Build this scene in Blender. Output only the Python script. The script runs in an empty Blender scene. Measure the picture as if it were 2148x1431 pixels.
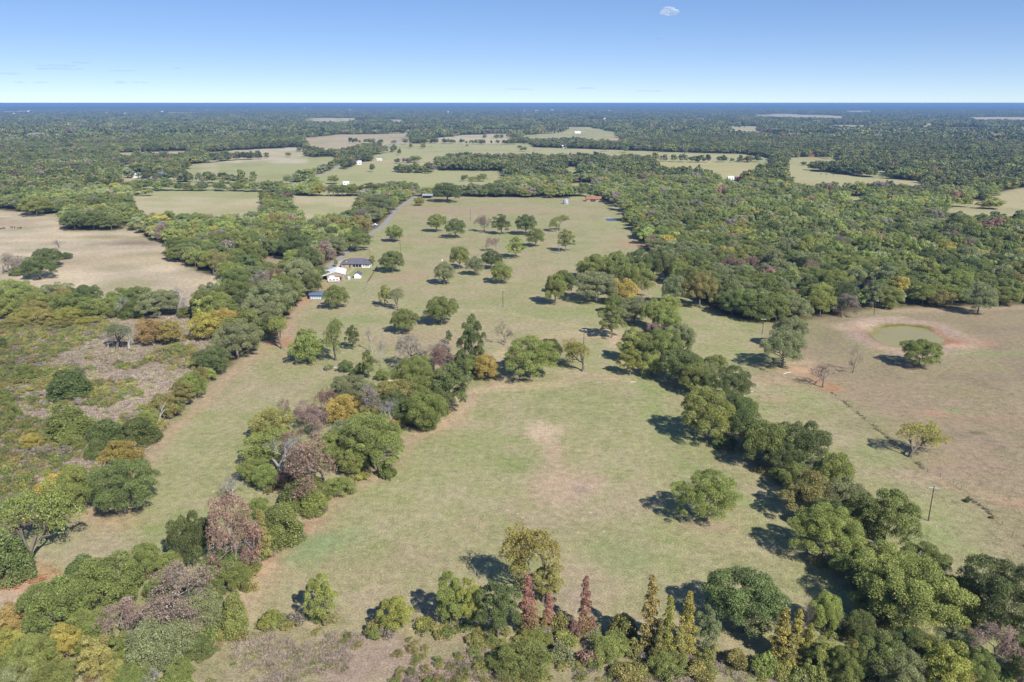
import bpy, bmesh, math
import numpy as np
from mathutils import Vector, Matrix

# ------------------------------------------------------------------ camera, light, exposure
SC = bpy.context.scene
W, H, F, YH, CZ = 2148.0, 1431.0, 1650.0, 216.0, 108.0      # photo size, focal length in its pixels, horizon row, flying height
TH = math.atan((H / 2 - YH) / F)
cam_d = bpy.data.cameras.new('camera'); cam = bpy.data.objects.new('camera', cam_d)
SC.collection.objects.link(cam); SC.camera = cam
cam.location = (0, 0, CZ); cam.rotation_euler = (math.pi / 2 - TH, 0, 0)
cam_d.sensor_width = 36.0; cam_d.lens = 36.0 * F / W; cam_d.clip_start = 1.0; cam_d.clip_end = 120000.0

SUN_EL, SUN_AZ = math.radians(41), math.radians(146)          # azimuth clockwise from +Y, the way the camera looks
world = bpy.data.worlds.new('World'); SC.world = world; world.use_nodes = True
wn = world.node_tree.nodes; wl = world.node_tree.links; wn.clear()
sky = wn.new('ShaderNodeTexSky'); sky.sky_type = 'NISHITA'; sky.sun_disc = False
sky.sun_elevation = SUN_EL; sky.sun_rotation = SUN_AZ
sky.altitude = 0; sky.air_density = 0.4; sky.dust_density = 0.0; sky.ozone_density = 2.0
bg = wn.new('ShaderNodeBackground'); bg.inputs['Strength'].default_value = 0.145
wo = wn.new('ShaderNodeOutputWorld')
gm = wn.new('ShaderNodeGamma'); gm.inputs['Gamma'].default_value = 0.52            # the camera's flatter, richer rendering of the sky
hs = wn.new('ShaderNodeHueSaturation'); hs.inputs['Saturation'].default_value = 1.6; hs.inputs['Value'].default_value = 1.58; hs.inputs['Hue'].default_value = 0.512
wl.new(sky.outputs['Color'], gm.inputs['Color']); wl.new(gm.outputs[0], hs.inputs['Color']); wl.new(hs.outputs[0], bg.inputs['Color']); wl.new(bg.outputs[0], wo.inputs['Surface'])
sd = bpy.data.lights.new('sun', 'SUN'); sd.energy = 4.8; sd.angle = math.radians(0.53); sd.color = (1.0, 0.975, 0.93)
sun = bpy.data.objects.new('sun', sd); SC.collection.objects.link(sun)
sdir = Vector((math.sin(SUN_AZ) * math.cos(SUN_EL), math.cos(SUN_AZ) * math.cos(SUN_EL), math.sin(SUN_EL)))
sun.rotation_euler = sdir.to_track_quat('Z', 'Y').to_euler(); sun.location = (60, -80, 160)
SC.view_settings.view_transform = 'Standard'; SC.view_settings.look = 'None'
SC.view_settings.exposure = 0.52; SC.view_settings.gamma = 1.0
SC.render.engine = 'CYCLES'
cy = SC.cycles
cy.max_bounces = 5; cy.diffuse_bounces = 2; cy.glossy_bounces = 2; cy.transmission_bounces = 3
cy.volume_bounces = 0; cy.transparent_max_bounces = 8; cy.use_denoising = True
cy.sample_clamp_indirect = 4.0

HAZE_DENSITY = 8.5e-5
RS = np.random.RandomState(11)
COL = SC.collection

# ------------------------------------------------------------------ pixel -> ground
def ray(x, y):
    u = (np.asarray(x, float) - W / 2) / F; v = -(np.asarray(y, float) - H / 2) / F
    return u, math.cos(TH) + v * math.sin(TH), -math.sin(TH) + v * math.cos(TH)
def P(x, y, z=0.0):
    dx, dy, dz = ray(x, y); t = (z - CZ) / dz
    return dx * t, dy * t
def PP(pts): return np.array([P(x, y) for x, y in pts])
def depth(Y, z=0.0): return Y * math.cos(TH) + (CZ - z) * math.sin(TH)
def px2m(w, Y): return w / F * depth(Y)
def top_z(x, yt, Y):
    dx, dy, dz = ray(x, yt); return CZ + dz / dy * Y
def topix(X, Y, Z=0.0):
    f = Y * math.cos(TH) - (Z - CZ) * math.sin(TH); up = Y * math.sin(TH) + (Z - CZ) * math.cos(TH)
    f = np.where(f < 1, 1, f)
    return W / 2 + F * X / f, H / 2 - F * up / f

# ------------------------------------------------------------------ numpy noise, polygons
def vnoise(x, y, seed=0):
    xi = np.floor(x).astype(np.int64); yi = np.floor(y).astype(np.int64)
    xf = x - xi; yf = y - yi
    xf = xf * xf * (3 - 2 * xf); yf = yf * yf * (3 - 2 * yf)
    def h(a, b):
        n = (a * 374761393 + b * 668265263 + seed * 1442695041) & 0xffffffff
        n = ((n ^ (n >> 13)) * 1274126177) & 0xffffffff
        return ((n ^ (n >> 16)) & 0xffff) / 65535.0
    return (h(xi, yi) * (1 - xf) + h(xi + 1, yi) * xf) * (1 - yf) + (h(xi, yi + 1) * (1 - xf) + h(xi + 1, yi + 1) * xf) * yf
def fbm(x, y, seed=0, octv=4):
    s = 0.0; a = 0.5; t = 0.0
    for i in range(octv):
        s = s + a * vnoise(x, y, seed + i * 7); t += a; a *= 0.5; x = x * 2.03 + 3.1; y = y * 2.03 + 1.7
    return s / t
def pdist(X, Y, poly, closed=True):
    n = len(poly); d = np.full(X.shape, 1e9)
    for i in range(n if closed else n - 1):
        ax, ay = poly[i]; bx, by = poly[(i + 1) % n]
        ex, ey = bx - ax, by - ay; L = ex * ex + ey * ey + 1e-9
        t = np.clip(((X - ax) * ex + (Y - ay) * ey) / L, 0, 1)
        d = np.minimum(d, (X - ax - t * ex) ** 2 + (Y - ay - t * ey) ** 2)
    return np.sqrt(d)
def inside(X, Y, poly):
    r = np.zeros(X.shape, bool); n = len(poly); j = n - 1
    for i in range(n):
        xi, yi = poly[i]; xj, yj = poly[j]
        if yi != yj:
            r ^= ((yi > Y) != (yj > Y)) & (X < (xj - xi) * (Y - yi) / (yj - yi) + xi)
        j = i
    return r
def sdist(X, Y, poly):
    d = pdist(X, Y, poly); return np.where(inside(X, Y, poly), d, -d)
def srgb(r, g, b, k=1.0):
    f = lambda c: ((c / 255 + 0.055) / 1.055) ** 2.4 if c > 10 else c / 255 / 12.92
    return np.array([f(r), f(g), f(b)]) * k

# ------------------------------------------------------------------ object helpers
def tag(o, label=None, cat=None, group=None, kind=None):
    if label: o['label'] = label
    if cat: o['category'] = cat
    if group: o['group'] = group
    if kind: o['kind'] = kind
    return o
def link(o, parent=None):
    COL.objects.link(o)
    if parent is not None: o.parent = parent
    return o
def empty(name, loc, rz=0.0, scale=(1, 1, 1)):
    o = bpy.data.objects.new(name, None); o.empty_display_size = 0.5
    o.location = loc; o.rotation_euler = (0, 0, rz); o.scale = scale
    return link(o)
def mesh_np(name, V, Q, mat=None, attr=None, smooth=False):
    """mesh from an (n,3) array and an (m,k) array of equal faces"""
    V = np.ascontiguousarray(V, np.float32); Q = np.ascontiguousarray(Q, np.int32)
    m = bpy.data.meshes.new(name); k = Q.shape[1]
    m.vertices.add(len(V)); m.vertices.foreach_set('co', V.ravel())
    m.loops.add(Q.size); m.loops.foreach_set('vertex_index', Q.ravel())
    m.polygons.add(len(Q)); m.polygons.foreach_set('loop_start', np.arange(0, Q.size, k, dtype=np.int32))
    if smooth: m.polygons.foreach_set('use_smooth', np.ones(len(Q), bool))
    m.update(calc_edges=True)
    if attr is not None:
        a = m.attributes.new('v', 'FLOAT', 'FACE'); a.data.foreach_set('value', np.ascontiguousarray(attr, np.float32))
    if mat: m.materials.append(mat)
    return m
class MB:
    """collects simple shapes; build() links them as one mesh object"""
    def __init__(s): s.v = []; s.f = []
    def add(s, v, f):
        b = len(s.v); s.v += [tuple(p) for p in v]; s.f += [tuple(i + b for i in q) for q in f]; return s
    def box(s, x0, x1, y0, y1, z0, z1):
        v = [(x, y, z) for z in (z0, z1) for x, y in ((x0, y0), (x1, y0), (x1, y1), (x0, y1))]
        return s.add(v, [(3, 2, 1, 0), (4, 5, 6, 7), (0, 1, 5, 4), (1, 2, 6, 5), (2, 3, 7, 6), (3, 0, 4, 7)])
    def tube(s, pts, rad, n=6, cap=True):
        pts = [Vector(p) for p in pts]; rings = []
        for i, p in enumerate(pts):
            d = (pts[min(i + 1, len(pts) - 1)] - pts[max(i - 1, 0)]).normalized()
            a = d.cross(Vector((0, 0, 1)) if abs(d.z) < 0.9 else Vector((1, 0, 0))).normalized(); b = d.cross(a)
            r = rad[i] if hasattr(rad, '__len__') else rad
            rings.append([p + a * (r * math.cos(2 * math.pi * k / n)) + b * (r * math.sin(2 * math.pi * k / n)) for k in range(n)])
        v = [q for r in rings for q in r]; f = []
        for i in range(len(pts) - 1):
            for k in range(n):
                f.append((i * n + k, i * n + (k + 1) % n, (i + 1) * n + (k + 1) % n, (i + 1) * n + k))
        if cap: f += [tuple(range(n))[::-1], tuple((len(pts) - 1) * n + k for k in range(n))]
        return s.add(v, f)
    def lathe(s, prof, n=20, c=(0, 0)):
        v = [(c[0] + r * math.cos(2 * math.pi * k / n), c[1] + r * math.sin(2 * math.pi * k / n), z) for r, z in prof for k in range(n)]
        f = [(i * n + k, i * n + (k + 1) % n, (i + 1) * n + (k + 1) % n, (i + 1) * n + k) for i in range(len(prof) - 1) for k in range(n)]
        f.append(tuple((len(prof) - 1) * n + k for k in range(n)))
        return s.add(v, f)
    def mesh(s, name, mat, smooth=False):
        m = bpy.data.meshes.new(name); m.from_pydata([tuple(p) for p in s.v], [], s.f); m.materials.append(mat)
        bm = bmesh.new(); bm.from_mesh(m); bmesh.ops.recalc_face_normals(bm, faces=bm.faces); bm.to_mesh(m); bm.free()
        if smooth: m.polygons.foreach_set('use_smooth', np.ones(len(m.polygons), bool))
        return m
    def build(s, name, mat, parent=None, smooth=False):
        return link(bpy.data.objects.new(name, s.mesh(name, mat, smooth)), parent)

# ------------------------------------------------------------------ materials
def new_mat(name):
    m = bpy.data.materials.new(name); m.use_nodes = True; m.node_tree.nodes.clear()
    return m, m.node_tree.nodes, m.node_tree.links
def N(nodes, t, **kw):
    n = nodes.new(t)
    for k, v in kw.items():
        if k in n.inputs: n.inputs[k].default_value = v
        else: setattr(n, k, v)
    return n
def math_n(nodes, links, op, a, b=None):
    n = nodes.new('ShaderNodeMath'); n.operation = op
    for i, q in enumerate((a, b)):
        if q is None: continue
        if isinstance(q, (int, float)): n.inputs[i].default_value = q
        else: links.new(q, n.inputs[i])
    return n.outputs[0]
def mixc(nodes, links, fac, a, b, blend='MIX'):
    n = nodes.new('ShaderNodeMix'); n.data_type = 'RGBA'; n.blend_type = blend
    for sock, q in ((n.inputs[0], fac), (n.inputs[6], a), (n.inputs[7], b)):
        if isinstance(q, (int, float)): sock.default_value = q
        elif isinstance(q, (tuple, list, np.ndarray)): sock.default_value = tuple(q)[:3] + (1.0,)
        else: links.new(q, sock)
    return n.outputs[2]
def surf(name, col, rough=0.6, metal=0.0, var=0.25, scale=1.5, stripes=None, spec=0.4, bump=0.0):
    """plain painted / metal / wood surface with weathering noise; stripes=(axis, spacing) adds panel ribs"""
    m, n, l = new_mat(name)
    tc = N(n, 'ShaderNodeTexCoord'); nz = N(n, 'ShaderNodeTexNoise', Scale=scale, Detail=6.0, Roughness=0.65)
    l.new(tc.outputs['Object'], nz.inputs['Vector'])
    mr = N(n, 'ShaderNodeMapRange'); mr.inputs[1].default_value = 0.3; mr.inputs[2].default_value = 0.7
    mr.inputs[3].default_value = 1 - var; mr.inputs[4].default_value = 1 + var * 0.5
    l.new(nz.outputs[0], mr.inputs[0])
    c = mixc(n, l, 1.0, col, mr.outputs[0], 'MULTIPLY')
    p = N(n, 'ShaderNodeBsdfPrincipled', Roughness=rough, Metallic=metal); p.inputs['Specular IOR Level'].default_value = spec
    l.new(c, p.inputs['Base Color'])
    if stripes:
        sx = N(n, 'ShaderNodeSeparateXYZ'); l.new(tc.outputs['Object'], sx.inputs[0])
        s = math_n(n, l, 'SINE', math_n(n, l, 'MULTIPLY', sx.outputs[stripes[0]], 2 * math.pi / stripes[1]))
        b = N(n, 'ShaderNodeBump', Strength=0.6, Distance=0.03); l.new(s, b.inputs['Height']); l.new(b.outputs[0], p.inputs['Normal'])
    elif bump:
        b = N(n, 'ShaderNodeBump', Strength=bump, Distance=0.05); l.new(nz.outputs[0], b.inputs['Height']); l.new(b.outputs[0], p.inputs['Normal'])
    o = N(n, 'ShaderNodeOutputMaterial'); l.new(p.outputs[0], o.inputs['Surface'])
    return m
def leaf_material(name, ramp=None, transl=0.22):
    """foliage: the tree's own colour (object colour, or a per-tree pick from a ramp) varied leaf clump by leaf clump"""
    m, n, l = new_mat(name)
    oi = N(n, 'ShaderNodeObjectInfo'); at = N(n, 'ShaderNodeAttribute', attribute_name='v')
    if ramp:
        cr = N(n, 'ShaderNodeValToRGB'); e = cr.color_ramp.elements; cr.color_ramp.interpolation = 'CONSTANT'
        while len(e) > 1: e.remove(e[-1])
        tot = sum(w for w, c in ramp); t = 0
        for i, (w_, c) in enumerate(ramp):
            q = e[0] if i == 0 else e.new(t)
            q.position = t; q.color = tuple(c) + (1,); t += w_ / tot
        l.new(oi.outputs['Random'], cr.inputs[0]); base = cr.outputs[0]
    else: base = oi.outputs['Color']
    if ramp:
        nz = N(n, 'ShaderNodeTexNoise', Scale=.009, Detail=3.0); l.new(oi.outputs['Location'], nz.inputs['Vector'])
        q = N(n, 'ShaderNodeMapRange'); q.inputs[1].default_value = .35; q.inputs[2].default_value = .65; q.inputs[3].default_value = .72; q.inputs[4].default_value = 1.28; l.new(nz.outputs[0], q.inputs[0])
        base = mixc(n, l, 1.0, base, q.outputs[0], 'MULTIPLY')
    # clump variation: v in 0..1; low = deeper, high = paler and yellower
    hs = N(n, 'ShaderNodeMapRange'); hs.inputs[3].default_value = 0.62; hs.inputs[4].default_value = 1.45
    l.new(at.outputs['Fac'], hs.inputs[0])
    c = mixc(n, l, 1.0, base, hs.outputs[0], 'MULTIPLY')
    rnd = math_n(n, l, 'FRACT', math_n(n, l, 'MULTIPLY', oi.outputs['Random'], 17.31))
    hv = N(n, 'ShaderNodeHueSaturation')
    l.new(math_n(n, l, 'ADD', math_n(n, l, 'MULTIPLY', rnd, 0.03), 0.485), hv.inputs['Hue'])
    l.new(math_n(n, l, 'ADD', math_n(n, l, 'MULTIPLY', math_n(n, l, 'FRACT', math_n(n, l, 'MULTIPLY', oi.outputs['Random'], 91.7)), 0.24), 0.88), hv.inputs['Value'])
    hv.inputs['Saturation'].default_value = 1.0
    l.new(c, hv.inputs['Color'])
    d = N(n, 'ShaderNodeBsdfDiffuse'); t_ = N(n, 'ShaderNodeBsdfTranslucent'); g = N(n, 'ShaderNodeBsdfGlossy', Roughness=0.5)
    l.new(hv.outputs[0], d.inputs[0]); l.new(mixc(n, l, 1.0, hv.outputs[0], (1.0, 1.1, 0.5), 'MULTIPLY'), t_.inputs[0])
    g.inputs[0].default_value = (1, 1, 1, 1)
    mx = N(n, 'ShaderNodeMixShader'); mx.inputs[0].default_value = transl; l.new(d.outputs[0], mx.inputs[1]); l.new(t_.outputs[0], mx.inputs[2])
    m2 = N(n, 'ShaderNodeMixShader'); m2.inputs[0].default_value = 0.025; l.new(mx.outputs[0], m2.inputs[1]); l.new(g.outputs[0], m2.inputs[2])
    o = N(n, 'ShaderNodeOutputMaterial'); l.new(m2.outputs[0], o.inputs['Surface'])
    return m

TINT = {
    'g': (0.215, 0.242, 0.066), 'dg': (0.146, 0.175, 0.054), 'lg': (0.270, 0.295, 0.076), 'gy': (0.248, 0.262, 0.118),
    'ly': (0.325, 0.310, 0.070), 'y': (0.38, 0.305, 0.074), 'ol': (0.295, 0.262, 0.082), 'o': (0.38, 0.265, 0.095),
    'r': (0.33, 0.165, 0.118), 'br': (0.29, 0.185, 0.135), 'pk': (0.33, 0.225, 0.190), 'gb': (0.28, 0.235, 0.19),
    'wh': (0.30, 0.27, 0.24), 'mint': (0.40, 0.50, 0.34)}
TWORD = {'g': 'mid-green', 'dg': 'dark green', 'lg': 'light green', 'gy': 'grey-green', 'ly': 'yellow-green', 'y': 'golden', 'ol': 'olive',
         'o': 'orange', 'r': 'red', 'br': 'brown', 'pk': 'pinkish brown', 'gb': 'grey-brown', 'wh': 'pale grey', 'mint': 'pale mint'}
LEAF = leaf_material('leaf')
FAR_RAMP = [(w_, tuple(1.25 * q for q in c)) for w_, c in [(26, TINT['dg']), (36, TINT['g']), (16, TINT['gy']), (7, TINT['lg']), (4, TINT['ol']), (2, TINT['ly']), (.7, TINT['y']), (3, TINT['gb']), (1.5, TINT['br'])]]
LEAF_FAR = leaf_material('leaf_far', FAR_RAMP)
LEAF_MASS_SHADED = leaf_material('leaf_mass_shaded', [(w_, tuple(.62 * q for q in c)) for w_, c in FAR_RAMP])  # far crowns lack self-shadow, so its darkening is put into the leaf colour
BARK = surf('bark', (0.20, 0.165, 0.135), 0.9, var=0.4, scale=3.0, spec=0.1)
BARK_DEAD = leaf_material('bark_dead', None, 0.0)
WEED_RAMP = [(30, (0.36, 0.285, 0.235)), (20, (0.31, 0.24, 0.205)), (14, (0.32, 0.27, 0.17)), (12, (0.26, 0.25, 0.10)), (6, (0.13, 0.155, 0.05))]
WEED = leaf_material('dry_weed', WEED_RAMP, 0.15)
BRUSH = leaf_material('brush_leaf', [(26, TINT['ol']), (20, TINT['g']), (16, (0.19, 0.19, 0.065)), (8, TINT['gb']), (2, (.28, .2, .1)), (3, TINT['ly']), (8, (.21, .215, .07))], 0.2)
# ------------------------------------------------------------------ where the land lies open, in ground coordinates
K = 0.65
NEAR = PP([(-800, 1800), (2950, 1800), (2950, 640), (2148, 641), (1900, 648), (1800, 653), (1770, 668), (1640, 679), (1560, 674), (1510, 657), (1480, 642), (1440, 612),
           (1425, 597), (1380, 548), (1350, 522), (1338, 500), (1318, 466), (1295, 432), (1262, 417), (960, 413), (868, 413), (846, 430), (815, 458), (795, 477), (757, 500),
           (725, 531), (690, 556), (668, 583), (640, 622), (600, 682), (560, 708), (490, 765), (430, 815), (345, 893), (300, 955), (200, 1030), (60, 1110), (-800, 1180)])
DRY = PP([(-900, 430), (0, 440), (60, 447), (130, 449), (136, 484), (235, 484), (285, 472), (292, 496), (355, 515), (362, 542), (418, 577), (474, 577), (480, 600), (455, 628), (380, 648),
          (170, 646), (100, 640), (-900, 660)])
BRUSHLAND = PP([(-900, 665), (0, 668), (120, 672), (260, 662), (400, 664), (470, 690), (500, 730), (440, 790), (345, 893), (300, 955), (200, 1030), (60, 1110), (-900, 1180)])
POCKET = PP([(535, 540), (600, 538), (606, 560), (592, 584), (550, 578)])
TAN, GRN, PALE = (206, 192, 150), (186, 182, 128), (216, 200, 166)
FIELDS = [(p, c) for p, c in [
    ([(275, 412), (400, 410), (552, 411), (546, 434), (470, 438), (335, 440), (282, 428)], TAN),
    ([(612, 410), (650, 412), (750, 412), (764, 428), (720, 442), (640, 448), (615, 436)], TAN),
    ([(243, 366), (290, 361), (378, 371), (396, 345), (480, 338), (600, 331), (700, 328), (722, 343), (640, 376), (600, 396), (540, 393), (440, 390), (300, 386), (262, 381)], GRN),
    ([(395, 323), (500, 315), (585, 311), (640, 309), (642, 327), (520, 327)], PALE),
    ([(240, 321), (400, 316), (398, 320), (250, 325)], TAN),
    ([(637, 289), (720, 282), (862, 280), (862, 296), (760, 300), (720, 312), (650, 310)], (200, 180, 145)),
    ([(636, 249), (680, 247), (750, 248), (746, 252), (650, 252)], PALE),
    ([(700, 283), (860, 280), (863, 292), (745, 298), (690, 304)], (204, 184, 148)),
    ([(888, 294), (960, 284), (1070, 280), (1079, 289), (1000, 293), (910, 298)], PALE),
    ([(1085, 284), (1180, 279), (1190, 266), (1232, 266), (1303, 280), (1305, 297), (1215, 289), (1120, 290)], GRN),
    ([(778, 327), (812, 303), (862, 301), (1110, 300), (1122, 309), (1300, 315), (1430, 320), (1560, 323), (1622, 333), (1600, 342), (1500, 333), (1410, 329), (1330, 323), (1100, 321), (900, 323), (800, 337)], (192, 186, 134)),
    ([(655, 396), (700, 365), (760, 340), (820, 335), (900, 336), (922, 341), (898, 358), (1062, 359), (1056, 376), (1020, 383), (975, 383), (700, 386)], (190, 184, 130)),
    ([(1192, 385), (1246, 384), (1250, 400), (1200, 399)], GRN), ([(1178, 351), (1217, 350), (1216, 359), (1190, 359)], GRN),
    ([(1366, 341), (1430, 338), (1530, 343), (1592, 340), (1594, 348), (1532, 366), (1512, 373), (1482, 354), (1400, 349)], (196, 188, 126)),
    ([(1655, 331), (1700, 329), (1762, 330), (1758, 338), (1672, 341), (1664, 348), (1684, 357), (1830, 373), (1938, 381), (1932, 389), (1850, 382), (1750, 383), (1700, 386), (1658, 371), (1646, 345)], (194, 186, 134)),
    ([(1770, 340), (1850, 350), (1880, 358), (1850, 356)], GRN),
    ([(1965, 427), (2070, 418), (2098, 402), (2160, 392), (2500, 390), (2500, 450), (2090, 442), (2032, 442), (2000, 432)], (200, 184, 140)),
    ([(1768, 412), (1818, 414), (1812, 421), (1780, 420)], GRN),
    ([(1575, 241), (1640, 239), (1772, 243), (1772, 249), (1715, 248), (1600, 245)], PALE), ([(1735, 262), (1818, 262), (1815, 266), (1750, 266)], PALE),
    ([(1933, 263), (1955, 256), (1962, 262), (1945, 269)], PALE), ([(2028, 246), (2160, 245), (2160, 252), (2040, 251)], PALE), ([(1520, 267), (1597, 267), (1597, 271), (1530, 272)], TAN),
    ([(2050, 229), (2110, 228), (2112, 231), (2060, 232)], PALE), ([(60, 278), (95, 277), (96, 281), (60, 282)], TAN), ([(820, 252), (850, 251), (850, 254), (822, 255)], TAN),
    ([(1770, 232), (1830, 232), (1830, 235), (1772, 235)], TAN), ([(420, 345), (455, 343), (455, 347), (425, 349)], TAN), ([(245, 346), (280, 345), (280, 349), (248, 350)], GRN),
    ([(1530, 373), (1560, 371), (1562, 379), (1535, 380)], TAN), ([(0, 233), (60, 232), (60, 235), (0, 236)], (190, 190, 170)), ([(350, 236), (420, 235), (420, 237), (350, 238)], TAN),
]]
# what is seen of a far field ends at the tops of the trees before it; its ground runs on down to the row of their feet
FIELDS = [(PP([(x, YH + (y - YH) * k) for x, y in p]), c) for p, c in FIELDS for k in (1.0, 1.035, 1.07, 1.105, 1.14)]
ROAD = PP([(560, 402), (590, 391), (637, 377), (680, 361), (719, 343), (765, 325), (811, 307), (845, 291), (862, 281)])
DRIVE = PP([(884, 405), (873, 411), (860, 419), (846, 429), (835, 437), (825, 446), (819, 455), (812, 464), (803, 476), (784, 486), (764, 497), (748, 511), (733, 526), (722, 534), (711, 543), (697, 555), (686, 566), (676, 577)])
LANE = PP([(369, 368), (430, 373), (500, 378), (551, 381)])
POND = PP([(1823, 698), (1838, 688), (1868, 682), (1905, 681), (1940, 686), (1962, 697), (1985, 713), (1968, 724), (1930, 728), (1893, 729), (1862, 723), (1838, 712)])
POOL = PP([(1266, 458), (1290, 457), (1332, 460), (1345, 463), (1310, 464), (1272, 463)])
TANK = PP([(1038, 377), (1060, 375), (1082, 378), (1070, 382), (1045, 381)])
OPEN = [NEAR, DRY, BRUSHLAND, POCKET, TANK] + [p for p, c in FIELDS]
def is_open(X, Y):
    r = np.zeros(X.shape, bool)
    for p in OPEN:
        m = (X > p[:, 0].min()) & (X < p[:, 0].max()) & (Y > p[:, 1].min()) & (Y < p[:, 1].max()) & ~r
        if m.any(): r[m] = inside(X[m], Y[m], p)
    m = (Y > 700) & (Y < 2700)
    if m.any():
        r[m] |= pdist(X[m], Y[m], ROAD, False) < 9
        r[m] |= pdist(X[m], Y[m], LANE, False) < 6
    return r

def far_clearing(X, Y): return (fbm(X / 520, Y / 260, 61, 3) > .60) & (np.hypot(X, Y) > 2500)

# ------------------------------------------------------------------ the ground: one sheet, finer near the ranch
def ground_height(X, Y):
    z = np.zeros(X.shape)
    for poly, dep, bank in ((POND, 1.5, 9.0), (POOL, 0.7, 7.0), (TANK, 0.7, 9.0)):
        m = (abs(X - poly[:, 0].mean()) < 130) & (abs(Y - poly[:, 1].mean()) < 130)
        if m.any():
            s = sdist(X[m], Y[m], poly)
            zz = -dep * np.clip((s + 3.0) / 8.0, 0, 1)
            zz += 0.5 * np.exp(-((s + bank) / 5.0) ** 2)
            z[m] += zz
    return z
def build_ground():
    rr = [.01]; r = .01
    while r < 48000:
        r += max(0.8, 1.75 * r * r / (CZ * F)) if r > 110 else 12.0
        rr.append(r)
    rr = np.array(rr)
    dense = np.radians(np.arange(-41, 41.001, 0.115)); coarse = np.radians(np.arange(45, 316, 4.5))
    aa = np.concatenate([dense, coarse]); na, nr = len(aa), len(rr)
    R, A = np.meshgrid(rr, aa, indexing='ij'); X = (R * np.sin(A)).ravel(); Y = (R * np.cos(A)).ravel()
    Z = ground_height(X, Y)
    # colours
    n1 = fbm(X / 60, Y / 60, 3, 5); n2 = fbm(X / 17, Y / 17, 9, 4); n3 = fbm(X / 5, Y / 5, 21, 3); n4 = fbm(X / 190, Y / 190, 33, 3)
    C = np.empty((len(X), 3)); C[:] = srgb(104, 92, 62, K)                 # floor of the woods
    SP = np.zeros(len(X))                                                  # pale specks
    far = np.hypot(X, Y) > 4000
    C[far] = srgb(70, 78, 48, K)
    C[far_clearing(X, Y)] = srgb(196, 182, 144, K)
    def put(w, col):
        w = np.clip(w, 0, 1)[:, None]; C[:] = C * (1 - w) + np.asarray(col) * w
    def region(poly, soft, amp=0.0, nz=None):
        m = (X > poly[:, 0].min() - 60) & (X < poly[:, 0].max() + 60) & (Y > poly[:, 1].min() - 60) & (Y < poly[:, 1].max() + 60)
        w = np.zeros(len(X))
        if m.any():
            s = sdist(X[m], Y[m], poly) + (0 if nz is None else (nz[m] - 0.5) * amp)
            t = np.clip(s / soft * 0.5 + 0.5, 0, 1); w[m] = t * t * (3 - 2 * t)
        return w
    def strip(pts, width, soft, amp=3.0, nz=None, closed=False):
        q = PP(pts); m = (X > q[:, 0].min() - 40) & (X < q[:, 0].max() + 40) & (Y > q[:, 1].min() - 40) & (Y < q[:, 1].max() + 40)
        w = np.zeros(len(X)); nn = n3 if nz is None else nz
        s = width - pdist(X[m], Y[m], q, closed) + (nn[m] - 0.5) * amp
        t = np.clip(s / soft * 0.5 + 0.5, 0, 1); w[m] = t; return w
    def spot(x, y, rx, ry, amp=0.7):
        cx, cy_ = P(x, y); d = np.sqrt(((X - cx) / rx) ** 2 + ((Y - cy_) / ry) ** 2) + (n3 - 0.5) * amp + (n2 - 0.5) * amp
        return np.clip(1.3 - d, 0, 1)
    sm = lambda v, a, b: np.clip((v - a) / (b - a), 0, 1)
    for p, c in FIELDS:
        far_soft = 4 + 0.002 * p[:, 1].mean()
        w = region(p, far_soft, 10, n2); put(w, srgb(*c, K))
        put(w * sm(n1, .52, .7) * .6, srgb(168, 166, 108, K)); put(w * sm(n4, .55, .7) * .5, srgb(214, 190, 150, K)); put(w * sm(n2, .6, .75) * .3, srgb(200, 178, 140, K))
    # pasture
    wN = region(NEAR, 5, 6, n2)
    base = srgb(180, 172, 124, K); put(wN, base)
    n5 = fbm(X / 8, Y / 8, 71, 4); n6 = fbm(X / 28, Y / 28, 77, 5)
    put(wN * sm(n1, .48, .64) * .5, srgb(166, 167, 110, K)); put(wN * sm(n1, .46, .33) * .6, srgb(188, 168, 132, K))
    put(wN * sm(n2, .56, .75) * .4, srgb(154, 160, 100, K)); put(wN * sm(n2, .44, .28) * .5, srgb(194, 176, 140, K)); put(wN * sm(n3, .62, .8) * .25, srgb(196, 182, 140, K))
    put(wN * sm(n6, .55, .7) * .5, srgb(192, 168, 138, K)); put(wN * sm(n5, .56, .72) * .35, srgb(198, 178, 146, K)); put(wN * sm(n5, .44, .30) * .3, srgb(150, 154, 96, K))
    SP = np.maximum(SP, wN * sm(n2, .45, .65))
    # pasture round the pond: browner
    pondland = PP([(1640, 690), (1800, 655), (2148, 643), (2950, 640), (2950, 1600), (2148, 1190), (2040, 1060), (1905, 960), (1790, 860), (1725, 815), (1600, 790)])
    w = region(pondland, 14, 12, n2)
    put(w * .9, srgb(178, 154, 126, K)); put(w * sm(n1, .52, .7) * .6, srgb(164, 156, 112, K)); put(w * sm(n2, .55, .75) * .55, srgb(158, 138, 116, K)); put(w * sm(n3, .6, .8) * .4, srgb(184, 160, 130, K)); put(w * sm(n4, .45, .6) * .35, srgb(150, 140, 100, K))
    SP *= 1 - w * .7
    # dry pale field and the brushland behind the hedge
    w = region(DRY, 6, 10, n2); put(w, srgb(208, 188, 158, K))
    st = fbm(X / 34, Y / 24, 51, 5)
    put(w * sm(st, .5, .68) * .9, srgb(232, 208, 172, K)); put(w * sm(st, .46, .3) * .7, srgb(176, 166, 118, K)); put(w * sm(n1, .55, .72) * .5, srgb(192, 168, 140, K))
    put(spot(280, 510, 30, 14), srgb(164, 142, 122, K)); put(spot(210, 498, 34, 10) * .8, srgb(176, 160, 106, K)); put(spot(20, 470, 40, 12) * .7, srgb(206, 170, 145, K))
    put(spot(300, 545, 45, 18) * .5, srgb(226, 202, 160, K))
    w = region(POCKET, 3, 4, n3); put(w, srgb(182, 160, 132, K))
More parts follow.
